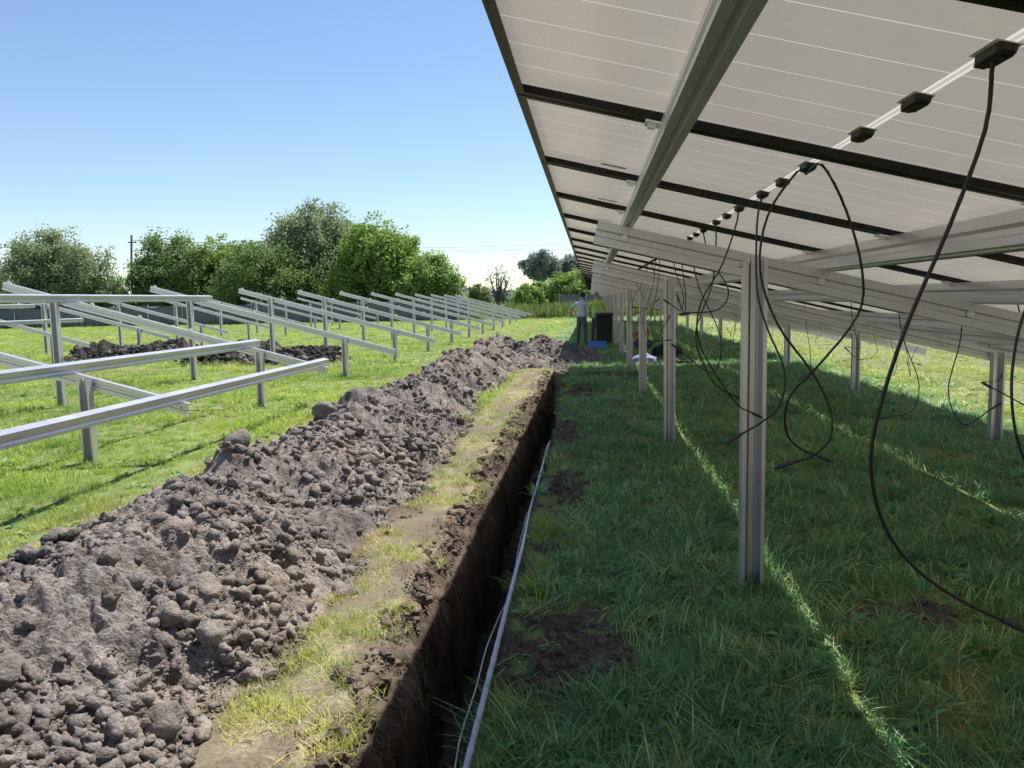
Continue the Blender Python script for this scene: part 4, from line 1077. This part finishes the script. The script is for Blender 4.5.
ED = [('pelvis', 'waist'), ('waist', 'chest'), ('chest', 'neck'), ('neck', 'chin'), ('chin', 'head'), ('head', 'crown'),
      ('chest', 'shl'), ('shl', 'ell'), ('ell', 'wrl'), ('wrl', 'hal'), ('chest', 'shr'), ('shr', 'elr'), ('elr', 'wrr'), ('wrr', 'har'),
      ('pelvis', 'hipl'), ('hipl', 'knl'), ('knl', 'anl'), ('anl', 'tol'), ('pelvis', 'hipr'), ('hipr', 'knr'), ('knr', 'anr'), ('anr', 'tor')]
def standing(arms):
    J = dict(pelvis=((0, 0, .96), .16, .12), waist=((0, 0, 1.12), .15, .105), chest=((0, .0, 1.36), .175, .115), neck=((0, .01, 1.53), .06, .06), chin=((0, .02, 1.60), .07, .075), head=((.02, .04, 1.70), .085, .1), crown=((.03, .04, 1.77), .06, .07),
             shl=((-.20, 0, 1.44), .07, .065), shr=((.20, 0, 1.44), .07, .065),
             hipl=((-.10, 0, .88), .10, .10), knl=((-.13, .02, .49), .072, .072), anl=((-.15, -.02, .08), .05, .055), tol=((-.17, .14, .04), .045, .035),
             hipr=((.10, 0, .88), .10, .10), knr=((.12, .03, .49), .072, .072), anr=((.14, .0, .08), .05, .055), tor=((.17, .16, .04), .045, .035))
    J.update(arms); return J
def fingers(o, h, d, mat):
    # five short separate fingers rooted in the palm
    V = []; Fc = []; d = Vector(d).normalized(); h = Vector(h); side = d.cross(Vector((0, 1, 0.2))).normalized()
    for i, (off, L) in enumerate(((-.03, .065), (-.012, .075), (.008, .07), (.026, .055), (.042, .045))):
        b = h+side*off; tube_vf([b, b+d*L*.5+Vector((0, .01, 0)), b+d*L+Vector((0, .025, 0))], lambda t: .009-.002*t, V, Fc, 6)
    link('fingers', mesh_np('fingers', V, Fc, smooth=True), mat, o)
M_TEE = plain('pale_grey_blue_shirt', (0.42, 0.44, 0.55), 0.8); M_JEANS = plain('dark_trousers', (0.06, 0.075, 0.095), 0.85); M_SHOE = plain('dark_shoes', (0.03, 0.028, 0.026), 0.7)
M_VIS = plain('yellow_green_hi_vis', (0.42, 0.62, 0.10), 0.75); M_RED = plain('red_shirt', (0.40, 0.10, 0.10), 0.8); M_WHITE = plain('white_cloth', (0.75, 0.75, 0.74), 0.8); M_GREYS = plain('reflective_grey_band', (0.5, 0.52, 0.52), 0.4)
J1 = standing(dict(ell=((-.37, -.12, 1.20), .048, .048), wrl=((-.22, -.06, 1.02), .036, .036), hal=((-.16, -.02, 1.0), .04, .03),
                   elr=((.25, .05, 1.16), .048, .048), wrr=((.22, .22, .98), .036, .036), har=((.20, .29, .95), .04, .03)))
def z1(c):
    if c.z > 1.55: return 0
    if c.z < 0.10: return 3
    if c.z < 0.99 and abs(c.x) < 0.24 and not (c.z > .93 and c.x < -.17): return 2
    if (abs(c.x) > 0.27 and c.z < 1.36) or c.y > .16: return 0
    return 1
p1 = at_z(582, 341)
o = person('standing worker in pale shirt and dark trousers, hand on hip, back turned', (p1.x*0.92, 28.7, 0), -0.45, J1, ED, ([M_SKIN, M_TEE, M_JEANS, M_SHOE], z1))
blob('hair', (.022, .02, 1.715), (.105, .115, .12), M_HAIR, o, 3, lambda v: v.z < -0.55 or (v.y > 0.45 and v.z < 0.35)); fingers(o, (-.17, 0, 1.0), (0.4, .6, -.3), M_SKIN); fingers(o, (.20, .30, .95), (0, 1, -.3), M_SKIN)
J2 = standing(dict(ell=((-.30, .06, 1.18), .055, .055), wrl=((-.24, .24, 1.02), .038, .038), hal=((-.22, .31, 1.0), .04, .03),
                   elr=((.30, .08, 1.18), .055, .055), wrr=((.24, .26, 1.05), .038, .038), har=((.22, .33, 1.04), .04, .03)))
def z2(c):
    if c.z > 1.56: return 0
    if c.z < 0.10: return 3
    if c.z < 0.90 and abs(c.x) < 0.25: return 2
    if c.y > .20: return 0
    if 1.08 < c.z < 1.14 and abs(c.x) < .2: return 4
    return 1
p2 = at_z(597, 339)
o = person('standing worker in yellow-green hi-vis jacket behind the black case', (p2.x-0.03, 29.7, 0), 0.1, J2, ED, ([M_SKIN, M_VIS, M_JEANS, M_SHOE, M_GREYS], z2))
blob('hair', (0, .015, 1.715), (.102, .112, .115), plain('grey_hair', (0.20, 0.19, 0.18), 0.7), o, 5, lambda v: v.z < -0.5 or (v.y > 0.45 and v.z < 0.35)); fingers(o, (-.22, .32, 1.0), (0, 1, -.2), M_SKIN); fingers(o, (.22, .34, 1.04), (0, 1, -.2), M_SKIN)
# crouching worker, faces -x (left)
J3 = dict(pelvis=((.05, 0, .36), .15, .13), waist=((.02, 0, .50), .15, .12), chest=((-.10, 0, .74), .16, .13), neck=((-.17, 0, .89), .06, .06), chin=((-.21, 0, .94), .07, .07), head=((-.24, 0, 1.02), .095, .085), crown=((-.24, 0, 1.09), .07, .06),
          shl=((-.12, -.19, .80), .07, .065), ell=((-.30, -.24, .58), .05, .05), wrl=((-.48, -.16, .44), .037, .037), hal=((-.55, -.14, .41), .03, .04),
          shr=((-.12, .19, .80), .07, .065), elr=((-.30, .24, .60), .05, .05), wrr=((-.48, .16, .48), .037, .037), har=((-.55, .14, .46), .03, .04),
          hipl=((.02, -.11, .34), .10, .10), knl=((-.36, -.17, .46), .075, .075), anl=((-.16, -.15, .09), .05, .05), tol=((-.33, -.16, .04), .04, .035),
          hipr=((.02, .11, .34), .10, .10), knr=((-.34, .18, .40), .075, .075), anr=((-.02, .16, .09), .05, .05), tor=((-.18, .17, .04), .04, .035))
def z3(c):
    if c.z > 0.93 or c.x < -.44: return 0
    if c.z < 0.10: return 3
    if c.z < 0.46 or (c.x < -.18 and c.z < .50 and abs(c.y) < .2): return 2
    if abs(c.y) > .17: return 4
    return 1
p3 = at_z(648, 357)
o = person('crouching worker with white cap, red sleeves and pale hi-vis vest', (p3.x, 22.3, 0), 0.25, J3, ED, ([M_SKIN, M_VIS, M_JEANS, M_SHOE, M_RED], z3))
blob('cap', (-.245, 0, 1.07), (.118, .105, .085), M_WHITE, o, 2, lambda v: v.z < -0.15, 0.03); fingers(o, (-.56, -.14, .41), (-1, 0, -.3), M_SKIN); fingers(o, (-.56, .14, .46), (-1, 0, -.3), M_SKIN)

# ------------------------------------------------------------------ things on the ground
def bevel_box(name, sx, sy, sz, bev, mat, parent=None, loc=(0, 0, 0), taper=1.0, seg=2):
    bm = bmesh.new(); bmesh.ops.create_cube(bm, size=1.0)
    for v in bm.verts:
        k = taper if v.co.z < 0 else 1.0
        v.co = Vector((v.co.x*sx*k, v.co.y*sy*k, (v.co.z+0.5)*sz))
    bmesh.ops.bevel(bm, geom=bm.edges[:], offset=bev, segments=seg, affect='EDGES', profile=0.5)
    me = bpy.data.meshes.new(name); bm.to_mesh(me); bm.free(); return link(name, me, mat, parent, loc)
M_BLUE = plain('blue_crate_plastic', (0.10, 0.24, 0.72), 0.4); M_DARKC = plain('black_case_fabric', (0.012, 0.012, 0.014), 0.8); M_LILAC = plain('lilac_bag_fabric', (0.17, 0.16, 0.33), 0.75)
c = at_z(604, 341); case = empty('black_case', (c.x*0.93, 28.9, 0), 0.1); tag(case, 'tall black case standing in front of the hi-vis worker', 'case')
bevel_box('case_body', 0.60, 0.42, 0.98, 0.06, M_DARKC, case, (0, 0, 0.05), 0.93)
bevel_box('case_lid', 0.66, 0.48, 0.13, 0.045, plain('case_lid_dark', (0.03, 0.03, 0.036), 0.5), case, (0, 0, 1.032))
for s in (-1, 1): link('wheel', tube_mesh('wheel', [(s*0.24-0.03, 0.17, 0.07), (s*0.24, 0.17, 0.07), (s*0.24+0.03, 0.17, 0.07)], 0.07, 12), M_PLASTIC, case)
link('handle', tube_mesh('handle', smooth_path([(-0.22, -0.24, 1.08), (-0.2, -0.3, 1.12), (0.2, -0.3, 1.12), (0.22, -0.24, 1.08)], 16), 0.015, 8), M_PLASTIC, case)
c = at_z(597, 348); crate = empty('blue_crate', (c.x, c.y, 0), 0.05); crate.scale = (0.86, 0.86, 0.86); tag(crate, 'bright blue plastic crate on the grass by the black case', 'crate')
L_ = [(-.34, .34, -.21, .21, 0.012, .03), (-.34, .34, -.21, -.195, .0305, .25), (-.34, .34, .195, .21, .0305, .25), (-.34, -.325, -.1945, .1945, .0305, .25), (.325, .34, -.1945, .1945, .0305, .25)]
link('crate_body', boxes('crate_body', L_), M_BLUE, crate)
link('rim', boxes('rim', [(-.36, .36, -.23, -.2105, .24, .265), (-.36, .36, .2105, .23, .24, .265), (-.36, -.3405, -.2102, .2102, .24, .265), (.3405, .36, -.2102, .2102, .24, .265)]), M_BLUE, crate)
for x in (-.22, 0, .22): link('rib', boxes('rib', [(x-.012, x+.012, -.222, -.2105, .03, .239)]), M_BLUE, crate)
c = at_z(578, 349); mat_o = empty('board', (c.x+0.1, c.y, 0), 0.1); tag(mat_o, 'flat pale board on the grass left of the blue crate', 'board')
bevel_box('plank', 0.7, 0.45, 0.03, 0.006, plain('pale_board', (0.32, 0.30, 0.24), 0.8), mat_o, (0, 0, 0.02))
def soft_bag(name, label, loc, r, mat, rz=0.0, seed=1):
    root = empty(name, loc, rz); tag(root, label, 'bag')
    bm = bmesh.new(); bmesh.ops.create_icosphere(bm, subdivisions=4, radius=1.0)
    for v in bm.verts:
        n = v.co.normalized(); d = 1+0.12*mnoise.noise(n*2+Vector((seed, 0, 0)))+0.06*mnoise.noise(n*6+Vector((0, seed, 0)))
        z = max(-0.55, n.z*d); v.co = Vector((math.copysign(abs(n.x)**0.75, n.x)*r[0]*d, math.copysign(abs(n.y)**0.8, n.y)*r[1]*d, (z+0.55)*r[2]))
    me = bpy.data.meshes.new('bag_body'); bm.to_mesh(me); bm.free(); me.polygons.foreach_set('use_smooth', [True]*len(me.polygons)); link('bag_body', me, mat, root)
    for s in (-1, 1): link('strap', tube_mesh('strap', smooth_path([(-r[0]*.45, s*r[1]*.5, r[2]*1.2), (-r[0]*.2, s*r[1]*.25, r[2]*1.75), (r[0]*.2, s*r[1]*.25, r[2]*1.75), (r[0]*.45, s*r[1]*.5, r[2]*1.2)], 14), 0.014, 6), M_WHITE if seed == 4 else mat, root)
    return root
c = at_z(644, 364); soft_bag('carry_bag', 'lilac-blue soft bag with pale straps lying by the posts', (c.x, c.y, 0), (0.33, 0.22, 0.15), M_LILAC, 0.2, 4)
c = at_z(668, 358); soft_bag('tool_bag', 'dark tool bag on the grass behind the second post', (c.x, c.y+0.3, 0), (0.42, 0.28, 0.24), M_DARKC, -0.2, 7)
# coil of spare cable beside the bag
def coil(label, loc, R, n, seed):
    r = random.Random(seed); pts = []
    for i in range(n*14):
        a = i/14*6.283; pts.append(Vector((math.cos(a)*(R+r.uniform(-.03, .03)), math.sin(a)*(R+r.uniform(-.03, .03)), 0.03+0.012*(i/14)+r.uniform(0, .02))))
    V = []; Fc = []; tube_vf(pts, 0.009, V, Fc, 5); tag(link('cable_coil', mesh_np('cable_coil', V, Fc, smooth=True), M_CABLE, None, loc), label, 'cable coil')
c = at_z(682, 364); coil('loose black cable coil on the grass right of the second post', (c.x, c.y, 0), 0.28, 6, 3)
